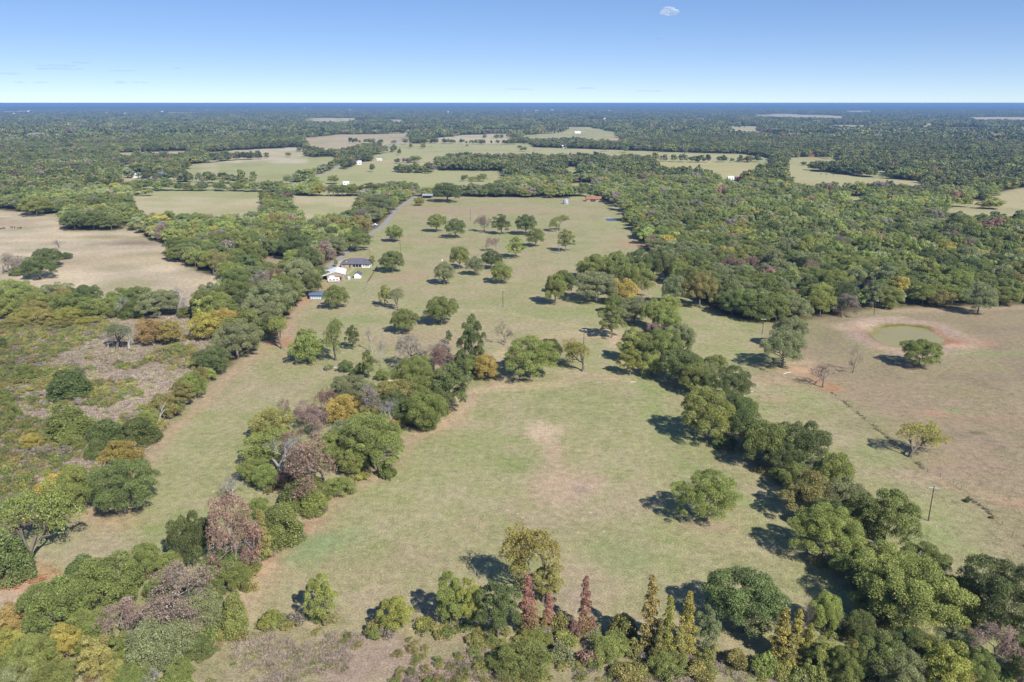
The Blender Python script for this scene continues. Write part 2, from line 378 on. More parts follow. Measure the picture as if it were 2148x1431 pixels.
    w = region(BRUSHLAND, 4, 8, n2); put(w, srgb(176, 152, 138, K)); put(w * sm(n1, .5, .65) * .6, srgb(156, 146, 104, K)); put(w * sm(n2, .58, .75) * .6, srgb(190, 166, 148, K)); put(w * sm(n3, .6, .8) * .4, srgb(152, 130, 116, K))
    SP *= 1 - w
    # bottom edge: weedy strip this side of the pasture
    foot = PP([(380, 1800), (400, 1405), (470, 1350), (560, 1318), (700, 1326), (860, 1338), (1000, 1335), (1300, 1352), (1500, 1368), (1700, 1400), (1800, 1800)])
    w = region(foot, 2.5, 4, n3); put(w, srgb(172, 158, 120, K)); put(w * sm(n2, .5, .65) * .8, srgb(182, 156, 138, K)); put(w * sm(n1, .5, .6) * .6, srgb(160, 162, 104, K))
    put(w * sm(n3, .58, .75) * .5, srgb(190, 168, 146, K))
    SP *= 1 - w
    # worn earth along the hedges, tracks, bare spots
    earth, orange, sand, green = srgb(200, 166, 138, K), srgb(204, 158, 124, K), srgb(220, 190, 156, K), srgb(154, 166, 102, K)
    put(strip([(505, 1255), (520, 1225), (560, 1180), (610, 1135), (650, 1100), (690, 1055), (740, 1010), (800, 985), (850, 930), (890, 905), (950, 880), (985, 825), (1040, 806)], 3.0, 5, 6) * .85, earth)
    put(strip([(530, 1215), (570, 1170), (620, 1120), (660, 1085)], 1.2, 2.5, 4) * .7, orange)
    put(strip([(505, 1290), (508, 1250), (540, 1200)], 2.0, 4, 4) * .7, sand)
    put(strip([(880, 905), (960, 870), (975, 825), (1050, 812), (1180, 805)], 2.2, 4, 6) * .75, sand)
    put(strip([(612, 660), (590, 700), (540, 740), (480, 790), (425, 850), (375, 890), (325, 945), (308, 1000), (300, 1030)], 1.6, 3, 3) * .8, srgb(204, 168, 140, K))
    put(strip([(660, 600), (640, 625), (618, 655), (605, 690), (600, 720)], 2.0, 3, 3) * .8, srgb(210, 176, 144, K))
    put(spot(645, 625, 6, 14) * .7, orange); put(spot(672, 604, 7, 8) * .9, srgb(210, 150, 112, K))
    put(spot(625, 690, 16, 26) * .6, srgb(188, 158, 134, K)); put(spot(620, 745, 14, 18) * .5, srgb(190, 164, 132, K)); put(spot(590, 720, 7, 10) * .7, srgb(196, 140, 104, K))
    put(spot(230, 1060, 9, 16) * .7, earth); put(spot(205, 1045, 5, 10) * .7, earth); put(spot(180, 1150, 12, 12) * .6, srgb(196, 172, 146, K))
    put(spot(60, 1225, 8, 7) * .8, srgb(210, 158, 116, K)); put(spot(20, 1270, 14, 10) * .8, srgb(206, 178, 150, K)); put(spot(265, 1092, 9, 7) * .6, srgb(190, 168, 126, K))
    put(spot(1142, 908, 6, 10) * 1.2, srgb(220, 192, 160, K)); put(spot(1160, 945, 5, 12) * .9, srgb(206, 176, 144, K)); put(spot(1180, 1010, 11, 12) * .9, srgb(204, 174, 146, K)); put(spot(1235, 1015, 6, 4) * .8, srgb(208, 176, 152, K)); put(strip([(1105, 815), (1120, 870), (1150, 930), (1165, 1000), (1170, 1080)], .5, 1.2, 2) * .4, srgb(206, 184, 146, K)); put(strip([(1255, 815), (1262, 900), (1250, 1000), (1215, 1150)], .4, 1.0, 2) * .3, srgb(200, 182, 142, K)); put(strip([(890, 1000), (870, 1080), (850, 1180), (820, 1290)], .5, 1.2, 2) * .35, srgb(198, 180, 140, K)); put(strip([(945, 990), (930, 1080), (915, 1200)], .5, 1.2, 2) * .3, srgb(198, 180, 140, K)); put(spot(1215, 1028, 3, 2) * .5, srgb(158, 142, 132, K)); put(spot(1190, 960, 12, 25) * .3, srgb(196, 172, 136, K))
    put(spot(1240, 1200, 9, 5) * .8, srgb(196, 170, 142, K)); put(spot(1190, 1250, 7, 5) * .6, srgb(186, 160, 148, K)); put(spot(1150, 1010, 5, 16) * .5, srgb(206, 178, 146, K)); put(spot(1300, 1215, 8, 6) * .5, srgb(194, 172, 140, K)); put(spot(1180, 1150, 6, 6) * .5, srgb(200, 178, 140, K))
    put(spot(1480, 1108, 8, 3) * .6, srgb(190, 160, 138, K))
    put(strip([(1340, 800), (1370, 830), (1372, 870), (1400, 915), (1440, 965), (1510, 1010), (1560, 1050)], 2.2, 4, 5) * .7, green)
    put(strip([(1405, 930), (1440, 960), (1510, 1000), (1580, 1030), (1640, 1070)], 1.0, 2, 3) * .4, srgb(190, 160, 138, K))
    put(spot(640, 1150, 9, 7) * .6, srgb(140, 168, 110, K)); put(spot(700, 1130, 10, 6) * .35, srgb(150, 168, 116, K)); put(spot(1330, 1180, 10, 12) * .45, green); put(spot(1290, 1150, 16, 14) * .3, green)
    put(spot(1150, 655, 38, 14) * .55, green); put(spot(1000, 635, 30, 10) * .5, green); put(spot(1080, 610, 30, 10) * .3, green); put(spot(720, 670, 30, 10) * .5, green); put(spot(760, 615, 12, 18) * .5, srgb(160, 172, 112, K))
    put(spot(1220, 700, 22, 7) * .6, srgb(206, 188, 142, K)); put(strip([(960, 650), (1010, 652), (1060, 655), (1120, 668), (1180, 678), (1240, 690)], 1.4, 2.5, 4) * .6, srgb(206, 190, 136, K))
    put(strip([(1070, 720), (1120, 712), (1180, 706), (1240, 704), (1300, 712)], 3, 4, 5) * .55, srgb(206, 178, 142, K))
    put(strip([(1276, 690), (1292, 705), (1286, 725)], 2.5, 2, 2) * .9, srgb(216, 186, 156, K)); put(spot(1320, 620, 14, 20) * .6, srgb(196, 164, 136, K)); put(strip([(1330, 610), (1360, 625), (1400, 640)], 1.5, 2) * .6, earth)
    put(spot(1370, 600, 16, 14) * .5, srgb(200, 170, 140, K)); put(spot(1400, 612, 14, 16) * .6, green); put(spot(1330, 600, 10, 8) * .8, earth)
    put(strip([(670, 770), (730, 790), (800, 800), (830, 805)], 2.5, 3, 4) * .6, srgb(186, 168, 136, K)); put(strip([(1180, 780), (1260, 785), (1320, 800)], 2.0, 3, 4) * .5, sand); put(spot(1050, 745, 7, 9) * .7, srgb(214, 190, 150, K))
    # pasture beyond the house
    put(spot(930, 440, 70, 26) * .75, srgb(190, 164, 132, K)); put(spot(905, 428, 20, 9) * .8, orange); put(spot(925, 420, 10, 6) * .7, srgb(200, 130, 80, K)); put(spot(1080, 445, 90, 22) * .6, srgb(188, 166, 130, K)); put(spot(1060, 425, 110, 16) * .5, srgb(172, 172, 112, K))
    put(spot(1200, 440, 60, 20) * .5, srgb(196, 176, 134, K)); put(spot(1240, 470, 60, 26) * .4, srgb(188, 180, 128, K)); put(spot(1330, 512, 16, 10) * .8, srgb(206, 160, 122, K)); put(spot(880, 505, 26, 12) * .5, srgb(194, 168, 136, K)); put(spot(850, 580, 22, 14) * .6, srgb(196, 164, 136, K)); put(spot(1000, 415, 140, 6) * .5, srgb(200, 184, 140, K))
    put(strip([(1190, 418), (1230, 421), (1270, 421), (1290, 432), (1310, 452)], 2.5, 3, 3) * .8, srgb(214, 190, 154, K)); put(spot(860, 612, 50, 22) * .35, srgb(190, 166, 134, K)); put(spot(870, 720, 24, 16) * .4, srgb(186, 160, 130, K))
    # round the pond
    w = np.zeros(len(X)); m = (abs(X - POND[:, 0].mean()) < 90) & (abs(Y - POND[:, 1].mean()) < 90)
    s = sdist(X[m], Y[m], POND) + (n3[m] - .5) * 4; cx = X[m] - POND[:, 0].mean(); cyy = Y[m] - POND[:, 1].mean()
    w[m] = np.clip(1.3 - abs(s + 6) / 8, 0, 1) * .85; put(w, srgb(196, 168, 146, K)); w[:] = 0
    w[m] = np.clip(1 - abs(s + 1) / 3.5, 0, 1) * np.clip(.3 + cx / 18, 0, 1) * .9; put(w, orange); w[:] = 0
    w[m] = np.clip(1 - abs(s + .3) / 3.2, 0, 1) * np.clip(.35 + cyy / 14 - cx / 22, 0, 1) * 1.3; put(w, srgb(112, 116, 52, K)); w[:] = 0
    w[m] = np.clip(s / 2, 0, 1); put(w, srgb(150, 132, 84, K))
    put(spot(1800, 686, 14, 10) * .9, sand); put(strip([(1775, 690), (1800, 676), (1850, 668), (1890, 666)], 3, 4, 5) * .75, srgb(222, 190, 164, K)); put(spot(1815, 700, 8, 22) * .6, srgb(172, 142, 120, K))
    put(spot(2005, 718, 5, 6), srgb(202, 142, 108, K)); put(spot(2045, 718, 9, 6) * .6, srgb(196, 156, 126, K)); put(spot(1990, 727, 12, 3), srgb(224, 184, 150, K)); put(spot(2075, 722, 6, 4) * .6, srgb(200, 150, 122, K)); put(spot(2110, 742, 22, 5) * .5, green); put(spot(1900, 732, 12, 3) * .9, srgb(214, 176, 128, K))
    put(spot(1680, 775, 10, 7) * .9, srgb(218, 178, 142, K)); put(spot(1630, 800, 10, 7) * .6, srgb(206, 172, 140, K)); put(spot(1742, 814, 5, 5), srgb(198, 148, 110, K)); put(spot(1716, 798, 5, 8) * .8, srgb(198, 158, 124, K)); put(spot(1625, 838, 9, 4) * .6, srgb(204, 170, 138, K)); put(spot(1670, 760, 8, 4) * .7, sand)
    put(spot(1960, 865, 7, 4) * .7, srgb(206, 160, 130, K)); put(spot(1890, 905, 5, 3) * .5, srgb(206, 170, 140, K)); put(spot(2045, 908, 3, 1.6) * .8, srgb(108, 106, 70, K)); put(spot(2000, 862, 5, 3) * .7, srgb(160, 164, 110, K)); put(spot(2080, 880, 24, 5) * .35, srgb(190, 150, 124, K))
    put(strip([(1985, 1015), (2020, 1025), (2070, 1045), (2148, 1058)], 1.4, 3, 6) * .6, srgb(204, 168, 136, K)); put(spot(2130, 1055, 6, 3) * .5, srgb(204, 166, 136, K)); put(spot(1930, 1000, 7, 3) * .6, srgb(200, 170, 140, K)); put(spot(1893, 988, 3, 2) * .8, srgb(216, 190, 164, K)); put(spot(1960, 985, 24, 4) * .4, srgb(180, 150, 130, K)); put(spot(1945, 1096, 3, 1.2) * .9, srgb(206, 184, 150, K))
    put(spot(1840, 960, 12, 10) * .5, srgb(150, 162, 98, K)); put(spot(1960, 1120, 12, 10) * .4, green); put(spot(1820, 890, 14, 18) * .4, srgb(156, 160, 100, K)); put(spot(1690, 845, 10, 10) * .35, green); put(spot(1560, 745, 20, 22) * .4, srgb(164, 168, 104, K)); put(spot(1840, 640, 9, 16) * .7, srgb(178, 164, 118, K)); put(strip([(1870, 652), (1960, 650), (2148, 645)], 3, 4, 4) * .6, srgb(206, 176, 150, K))
    # verge of the drive and the far road
    put(np.clip(1.2 - pdist(X, Y, DRIVE, False) / 6, 0, 1) * .5 * (Y < 1200), srgb(196, 178, 134, K))
    put(strip([(716, 563), (708, 557), (714, 549)], 2.5, 2) * .9, srgb(222, 200, 176, K)); put(strip([(740, 545), (726, 546), (712, 548)], 2.0, 2) * .8, srgb(214, 196, 180, K)); put(strip([(741, 563), (735, 570), (726, 576)], .8, 1, 1) * .9, srgb(222, 200, 150, K))
    C[:] = np.clip(C * np.array([.985, 1.0, 1.0]), 0.01, 0.9)
    i = np.arange(nr - 1)[:, None]; j = np.arange(na)[None, :]; jn = (j + 1) % na
    Q = np.stack([i * na + j, i * na + jn, (i + 1) * na + jn, (i + 1) * na + j], -1).reshape(-1, 4)[:, ::-1]
    V = np.stack([X, Y, Z], -1)
    m = mesh_np('ground', V, Q, smooth=True)
    a = m.attributes.new('col', 'FLOAT_COLOR', 'POINT'); a.data.foreach_set('color', np.concatenate([C, SP[:, None]], 1).astype(np.float32).ravel())
    g, n, l = new_mat('ground_soil_and_grass')
    at = N(n, 'ShaderNodeAttribute', attribute_name='col'); geo = N(n, 'ShaderNodeNewGeometry')
    def noise(sc, det, rough=.6):
        q = N(n, 'ShaderNodeTexNoise', Scale=sc, Detail=det, Roughness=rough); l.new(geo.outputs['Position'], q.inputs['Vector']); return q.outputs[0]
    def rng(v, lo, hi, a_=.3, b_=.7):
        q = N(n, 'ShaderNodeMapRange'); l.new(v, q.inputs[0]); q.inputs[1].default_value = a_; q.inputs[2].default_value = b_; q.inputs[3].default_value = lo; q.inputs[4].default_value = hi; return q.outputs[0]
    nf, nm, nl = noise(2.2, 6, .7), noise(0.45, 5), noise(0.11, 5)
    c = mixc(n, l, 1.0, at.outputs['Color'], rng(nf, .52, 1.5), 'MULTIPLY')
    c = mixc(n, l, 1.0, c, rng(nm, .78, 1.22), 'MULTIPLY')
    c = mixc(n, l, rng(nl, 0, .4, .5, .72), c, mixc(n, l, 1.0, c, (.86, 1.02, .74), 'MULTIPLY'))
    c = mixc(n, l, rng(noise(.3, 4), 0, .45, .52, .72), c, mixc(n, l, 1.0, c, (1.16, 1.04, 1.02), 'MULTIPLY'))
    vo = N(n, 'ShaderNodeTexVoronoi', Scale=0.42); l.new(geo.outputs['Position'], vo.inputs['Vector'])
    sp = math_n(n, l, 'LESS_THAN', vo.outputs['Distance'], math_n(n, l, 'MULTIPLY', rng(noise(.9, 3), 0, .3, .47, .72), at.outputs['Alpha']))
    c = mixc(n, l, math_n(n, l, 'MULTIPLY', sp, .75), c, (.62, .53, .33))
    p = N(n, 'ShaderNodeBsdfPrincipled', Roughness=.95); p.inputs['Specular IOR Level'].default_value = .1
    l.new(c, p.inputs['Base Color'])
    b = N(n, 'ShaderNodeBump', Strength=.55, Distance=.25); l.new(nf, b.inputs['Height']); l.new(b.outputs[0], p.inputs['Normal'])
    o = N(n, 'ShaderNodeOutputMaterial'); l.new(p.outputs[0], o.inputs['Surface'])
    m.materials.append(g)
    ob = link(bpy.data.objects.new('ground', m)); ob['kind'] = 'structure'
    return ob
GROUND = build_ground()

# ------------------------------------------------------------------ water, roads
def sheet(name, poly, z, mat, kind='structure', sub=3):
    """a gently subdivided outline filled as one face"""
    p = np.asarray(poly)
    for _ in range(sub):
        q = np.empty((len(p) * 2, 2)); nx = np.roll(p, -1, 0); q[0::2] = .75 * p + .25 * nx; q[1::2] = .25 * p + .75 * nx; p = q
    m = bpy.data.meshes.new(name); m.from_pydata([(x, y, z) for x, y in p], [], [tuple(range(len(p)))]); m.materials.append(mat)
    o = link(bpy.data.objects.new(name, m)); o['kind'] = kind; return o
def water_mat(name, col, rough=.08):
    m, n, l = new_mat(name); geo = N(n, 'ShaderNodeNewGeometry')
    nz = N(n, 'ShaderNodeTexNoise', Scale=1.6, Detail=3.0); l.new(geo.outputs['Position'], nz.inputs['Vector'])
    nb = N(n, 'ShaderNodeTexNoise', Scale=.06, Detail=4.0); l.new(geo.outputs['Position'], nb.inputs['Vector'])
    p = N(n, 'ShaderNodeBsdfPrincipled', Roughness=rough); p.inputs['IOR'].default_value = 1.33
    l.new(mixc(n, l, nb.outputs[0], tuple(c * .8 for c in col), tuple(c * 1.2 for c in col)), p.inputs['Base Color'])
    b = N(n, 'ShaderNodeBump', Strength=.06, Distance=.1); l.new(nz.outputs[0], b.inputs['Height']); l.new(b.outputs[0], p.inputs['Normal'])
    o = N(n, 'ShaderNodeOutputMaterial'); l.new(p.outputs[0], o.inputs['Surface']); return m
def grow(poly, d):
    c = poly.mean(0); v = poly - c; L = np.linalg.norm(v, axis=1, keepdims=True); return c + v * (1 + d / L)
tag(sheet('pond_water', grow(POND, 2.4), -.62, water_mat('murky_water', (.30, .245, .07), .05)))
tag(sheet('pool_water', grow(POOL, 1.0), -.3, water_mat('clear_water', (.015, .025, .04), .04)))
tag(sheet('stock_tank_water', grow(TANK, 1.5), -.35, water_mat('clear_water_far', (.03, .05, .07), .05)))
def ribbon(name, pts, width, z, mat):
    p = np.asarray(pts)
    for _ in range(2):
        q = [p[0]]
        for a, b in zip(p[:-1], p[1:]): q += [.75 * a + .25 * b, .25 * a + .75 * b]
        p = np.array(q + [p[-1]])
    t = np.gradient(p, axis=0); t /= np.linalg.norm(t, axis=1, keepdims=True); nrm = np.stack([-t[:, 1], t[:, 0]], 1)
    wv = width / 2 * (1 + .1 * (RS.rand(len(p), 1) - .5))
    V = np.concatenate([np.c_[p + nrm * wv, np.full(len(p), z)], np.c_[p - nrm * wv, np.full(len(p), z)]]); k = len(p)
    Q = np.array([(i, i + 1, k + i + 1, k + i) for i in range(k - 1)])[:, ::-1]
    o = link(bpy.data.objects.new(name, mesh_np(name, V, Q, mat))); o['kind'] = 'structure'; return o
ribbon('driveway', DRIVE, 4.2, .03, surf('worn_asphalt', srgb(182, 178, 176, K), .9, var=.3, scale=.35, spec=.1))
ribbon('road', ROAD, 7.0, .05, surf('old_asphalt', srgb(178, 172, 164, K), .9, var=.2, scale=.2, spec=.1))
ribbon('gravel_lane', LANE, 4.0, .05, surf('pale_gravel', srgb(224, 214, 194, K), .95, var=.2, scale=.3, spec=.1))
# ------------------------------------------------------------------ tree shapes (unit trees: 1 wide, 1 tall, foot at the origin)
def unit(v):
    return v / (np.linalg.norm(v, axis=-1, keepdims=True) + 1e-9)
def leaf_quads(rs, blobs, n, size, tilt=.75, squash=1.0, inner=.2, lift=0.0):
    """n small irregular leaf-clump faces on the outsides of a set of blobs (x, y, z, r)"""
    B = np.asarray(blobs); wgt = B[:, 3] ** 2; k = rs.choice(len(B), n * 2, p=wgt / wgt.sum())
    d = unit(rs.normal(size=(n * 2, 3))); d[:, 2] = np.where(d[:, 2] < -.3, -d[:, 2], d[:, 2]); d = unit(d)
    rad = np.where(rs.rand(n * 2) < inner, .5 + .35 * rs.rand(n * 2), .74 + .42 * rs.rand(n * 2))
    c = B[k, :3] + d * (B[k, 3] * rad)[:, None] * np.array([1, 1, squash])
    keep = np.ones(n * 2, bool)                                   # drop what is buried inside other blobs
    for b in B:
        keep &= ~((((c - b[:3]) / np.array([1, 1, squash])) ** 2).sum(1) < (b[3] * .62) ** 2)
    idx = np.nonzero(keep)[0][:n]; c, d, k = c[idx], d[idx], k[idx]; n = len(idx)
    nn = unit(d + tilt * rs.normal(size=(n, 3)) + np.array([0, 0, lift]))
    a = unit(np.cross(nn, rs.normal(size=(n, 3)))); b = np.cross(nn, a)
    s = size * (.55 + .9 * rs.rand(n, 1))
    V = np.empty((n, 4, 3))
    for i, (u, w_) in enumerate(((1, 0), (0, .75), (-1, 0), (0, -.75))):
        V[:, i] = c + a * s * (u + .35 * rs.uniform(-1, 1, (n, 1))) + b * s * (w_ + .35 * rs.uniform(-1, 1, (n, 1)))
    bv = rs.rand(len(B)); att = np.clip(.5 * bv[k] + .6 * rs.rand(n) - .05, 0, 1)
    return V.reshape(-1, 3), np.arange(n * 4).reshape(n, 4), att
def limb_path(rs, a, b, sag=.08, n=4):
    a, b = np.array(a, float), np.array(b, float); L = np.linalg.norm(b - a); out = []
    for i in range(n + 1):
        t = i / n; p = a + (b - a) * t; p[2] += sag * L * math.sin(math.pi * t)
        if 0 < i < n: p += rs.normal(size=3) * L * .04
        out.append(p)
    return out
def crown_blobs(rs, Wd, Ht, zc, rz, nb, br, lop=.18, top=1.0, fill=.35):
    ph = rs.rand(3) * 6.28; out = []
    for i in range(nb):
        zz = 1 - 1.62 * (i + .5) / nb; aa = i * 2.39996 + ph[2]; rr_ = math.sqrt(max(1 - zz * zz, 0)); d = unit(np.array([rr_ * math.cos(aa), rr_ * math.sin(aa), zz]) + rs.normal(size=3) * .16)
        az = math.atan2(d[1], d[0]); m = 1 + lop * math.sin(2 * az + ph[0]) + lop * .6 * math.sin(3 * az + ph[1]) + lop * .5 * rs.normal()
        q = (.62 + .2 * rs.rand()) if rs.rand() > fill else .2 + .3 * rs.rand()
        r = br * (.7 + .6 * rs.rand())
        out.append((d[0] * (Wd / 2 - r * .6) * q * 1.25 * m, d[1] * (Wd / 2 - r * .6) * q * 1.25 * m, zc + d[2] * rz * q * 1.15, r))
    return out
def trunk_mesh(rs, blobs, zc, rt, nl=6, lean=0.0, name='trunk', mat=None, sides=7):
    mb = MB(); fork = np.array([lean, rs.normal() * .2, zc * .5])
    mb.tube([(0, 0, -.25), (0, 0, .15), fork * .55, fork], [rt * 1.5, rt * 1.15, rt * .95, rt * .8], sides)
    bl = sorted(blobs, key=lambda b: -b[3]); pick = [bl[int(i)] for i in rs.choice(len(bl), min(nl, len(bl)), replace=False)]
    for b in pick:
        pts = limb_path(rs, fork * (.75 + .25 * rs.rand()), b[:3], .06); r0 = rt * (.32 + .25 * rs.rand())
        mb.tube(pts, [r0 * (1 - .75 * i / 4) for i in range(5)], 5)
        e = pts[2]
        for _ in range(2):
            t = np.array(b[:3]) + unit(rs.normal(size=3)) * b[3] * .8
            mb.tube([e, (e + t) / 2 + rs.normal(size=3) * .15, t], [r0 * .4, r0 * .25, r0 * .08], 4)
    return mb
def branching(rs, Ht, spread, levels=4, first=.32, rt=.28, kids=(3, 4), up=.35, name='x'):
    """a leafless framework: trunk mesh, branch mesh and the twig tips"""
    tr, br = MB(), MB(); tips = []
    def grow_(p, d, L, r, lev):
        pts = [p]; q = p.copy(); dd = d.copy(); ns = 3 if lev < 3 else 2
        for i in range(ns):
            dd = unit(dd + rs.normal(size=3) * .17 + np.array([0, 0, .07])); q = q + dd * L / ns; pts.append(q.copy())
        rad = [r * (1 - .5 * i / ns) for i in range(ns + 1)]
        if lev == 0: rad[0] *= 1.35
        (tr if lev == 0 else br).tube(pts, rad, 7 if lev == 0 else (5 if lev < 3 else 3), cap=False)
        if lev >= levels: tips.append(q); return
        if lev >= levels - 1: tips.append(q)
        for i in range(rs.randint(kids[0], kids[1] + 1)):
            t = .45 + .55 * (i + rs.rand()) / kids[1]; j = min(int(t * ns), ns - 1); s = pts[j] + (pts[j + 1] - pts[j]) * (t * ns - j if t < 1 else 1)
            side = unit(np.cross(dd, rs.normal(size=3))); nd = unit(dd * (.55 + .2 * rs.rand()) + side * spread * (.8 + .5 * rs.rand()) + np.array([0, 0, up * .3]))
            grow_(s, nd, L * (.58 + .22 * rs.rand()), r * .56, lev + 1)
    grow_(np.array([0, 0, -.2]), np.array([0, 0, 1.0]), Ht * first, rt, 0)
    return tr, br, np.array(tips)
PROTO = {}
def add_proto(kind, parts):
    """parts: list of (part name, vertex array, face arrays, attr, material) in metres -> normalised meshes"""
    allv = np.concatenate([p[1] for p in parts]); big = parts[-1][1]
    c = (np.percentile(big[:, :2], .5, 0) + np.percentile(big[:, :2], 99.5, 0)) / 2
    wv = (np.percentile(big[:, :2], 99.4, 0) - np.percentile(big[:, :2], .6, 0)).max(); h = np.percentile(allv[:, 2], 99.7)
    out = []
    for nm, V, Fc, att, mat in parts:
        V = V.copy(); V[:, :2] -= np.clip(c, -.08 * h, .08 * h) * np.clip(V[:, 2:3] / h, 0, 1); V = V / np.array([wv, wv, h])
        if isinstance(Fc, np.ndarray): m = mesh_np(nm, V, Fc, mat, att)
        else:
            m = bpy.data.meshes.new(nm); m.from_pydata([tuple(p) for p in V], [], Fc); m.materials.append(mat)
            m.polygons.foreach_set('use_smooth', np.ones(len(m.polygons), bool))
        out.append((nm, m))
    PROTO.setdefault(kind, []).append(out)
def leafy(kind, seed, Wd, Ht, zc, rz, nb, br, n, size, rt=.35, tilt=1.15, lop=.12, fill=.3, nl=9, squash=.9, part='crown', lift=0.0, blobs=None):
    rs = np.random.RandomState(seed)
    B = blobs if blobs is not None else crown_blobs(rs, Wd, Ht, zc, rz, nb, br, lop, fill=fill)
    V, Q, att = leaf_quads(rs, B, n, size, tilt, squash, lift=lift)
    ok = V[:, 2].reshape(-1, 4).min(1) > .05; V = V.reshape(-1, 4, 3)[ok].reshape(-1, 3); att = att[ok]; Q = np.arange(len(V)).reshape(-1, 4)
    t = trunk_mesh(rs, B, zc, rt, nl)
    add_proto(kind, [('trunk', np.array([tuple(p) for p in t.v]), t.f, None, BARK), (part, V, Q, att, LEAF)])
for s in range(5): leafy('oak', 100 + s, 13, 11, 5.6, 4.9, 62 + 4 * s, 1.3, 38000, .108, .36)
for s in range(2): leafy('grand', 150 + s, 13, 11, 5.6, 4.9, 95, 1.05, 62000, .078, .34)
for s in range(4): leafy('elm', 200 + s, 9, 12, 5.6, 5.6, 54, .92, 22000, .105, .26, lop=.24, nl=7)
for s in range(4): leafy('bushy', 250 + s, 10, 8, 3.7, 3.9, 64, 1.05, 24000, .10, .25)
for s in range(3):                                                   # open crowns: leaf sprays on a visible framework
    rs = np.random.RandomState(300 + s); tr, br, tips = branching(rs, 12, .62, 5, .28, .30, (2, 4), .5)
    B = [tuple(t + rs.normal(size=3) * .2) + (.38 + .4 * rs.rand(),) for t in tips[rs.permutation(len(tips))[:330]]]
    V, Q, att = leaf_quads(rs, B, 15000, .07, 1.1, 1.0, .4)
    add_proto('open', [('trunk', np.array([tuple(p) for p in tr.v]), tr.f, None, BARK), ('branches', np.array([tuple(p) for p in br.v]), br.f, None, BARK), ('crown', V, Q, att, LEAF)])
for s in range(3):
    rs = np.random.RandomState(400 + s); B = []
    for i in range(60):
        z = .5 + 7.2 * rs.rand() ** 1.15; R = 3.1 * (1 - (z / 8.6) ** 1.7) * (.8 + .3 * rs.rand()); a = rs.rand() * 6.28
        B.append((R * .8 * math.cos(a), R * .8 * math.sin(a), z, .85 + .3 * rs.rand()))
    leafy('ced', 400 + s, 7, 9, 4, 4, 0, 0, 15000, .11, .22, blobs=B, squash=1.1, nl=4, lift=.25)
for s in range(4):
    rs = np.random.RandomState(500 + s); B = []
    for i in range(26):
        z = 1.2 + 9.2 * i / 25; R = 1.75 * (1 - ((z - 1) / 10.6) ** 1.3) * (.4 + .9 * rs.rand()); a = i * 2.4 + rs.rand()
        B.append((R * .75 * math.cos(a), R * .75 * math.sin(a), z, .42 + .5 * (1 - z / 12)))
    V, Q, att = leaf_quads(rs, B, 7000, .105, 1.15, .9); V = V.reshape(-1, 4, 3); low = V[:, :, 2].mean(1) < 4.2 + 1.6 * rs.normal(size=len(V)); t = trunk_mesh(rs, B, 6, .12, 10)
    add_proto('sap', [('trunk', np.array([tuple(p) for p in t.v]), t.f, None, BARK), ('lower_foliage', V[low].reshape(-1, 3), np.arange(low.sum() * 4).reshape(-1, 4), att[low], LEAF), ('crown', V[~low].reshape(-1, 3), np.arange((~low).sum() * 4).reshape(-1, 4), att[~low], LEAF)])
for s in range(4):
    rs = np.random.RandomState(600 + s); B = []
    for i in range(15):
        a = rs.rand() * 6.28; R = 1.5 * math.sqrt(rs.rand()); B.append((R * math.cos(a), R * math.sin(a), .35 + (1.35 - .5 * R / 1.5) * rs.rand(), .5 + .25 * rs.rand()))
    leafy('shrub', 600 + s, 4, 2.6, 1.0, 1, 0, 0, 4200, .09, .06, blobs=B, nl=5, part='foliage')
for s in range(4):                                                   # dying trees: limbs show through dry leaves
    rs = np.random.RandomState(700 + s); tr, br, tips = branching(rs, 11, .85, 5, .30, .22, (2, 4))
    B = [tuple(t + rs.normal(size=3) * .15) + (.30 + .22 * rs.rand(),) for t in tips[rs.permutation(len(tips))[:260]]]
    V, Q, att = leaf_quads(rs, B, 10500, .055, 1.0, 1.0, .5)
    tv = np.array([tuple(p) for p in tr.v]); bv = np.array([tuple(p) for p in br.v])
    add_proto('bro', [('trunk', tv, tr.f, None, BARK_DEAD), ('branches', bv, br.f, None, BARK_DEAD), ('dry_leaves', V, Q, att, LEAF)])
for s in range(4):
    rs = np.random.RandomState(800 + s); tr, br, tips = branching(rs, 11, .9, 6, .30, .22, (2, 4))
    add_proto('bare', [('trunk', np.array([tuple(p) for p in tr.v]), tr.f, None, BARK_DEAD), ('branches', np.array([tuple(p) for p in br.v]), br.f, None, BARK_DEAD)])
for s in range(2):
    rs = np.random.RandomState(850 + s); tr, br, tips = branching(rs, 9, .6, 2, .6, .32, (3, 4))
    add_proto('snag', [('trunk', np.array([tuple(p) for p in tr.v]), tr.f, None, BARK_DEAD), ('branches', np.array([tuple(p) for p in br.v]), br.f, None, BARK_DEAD)])

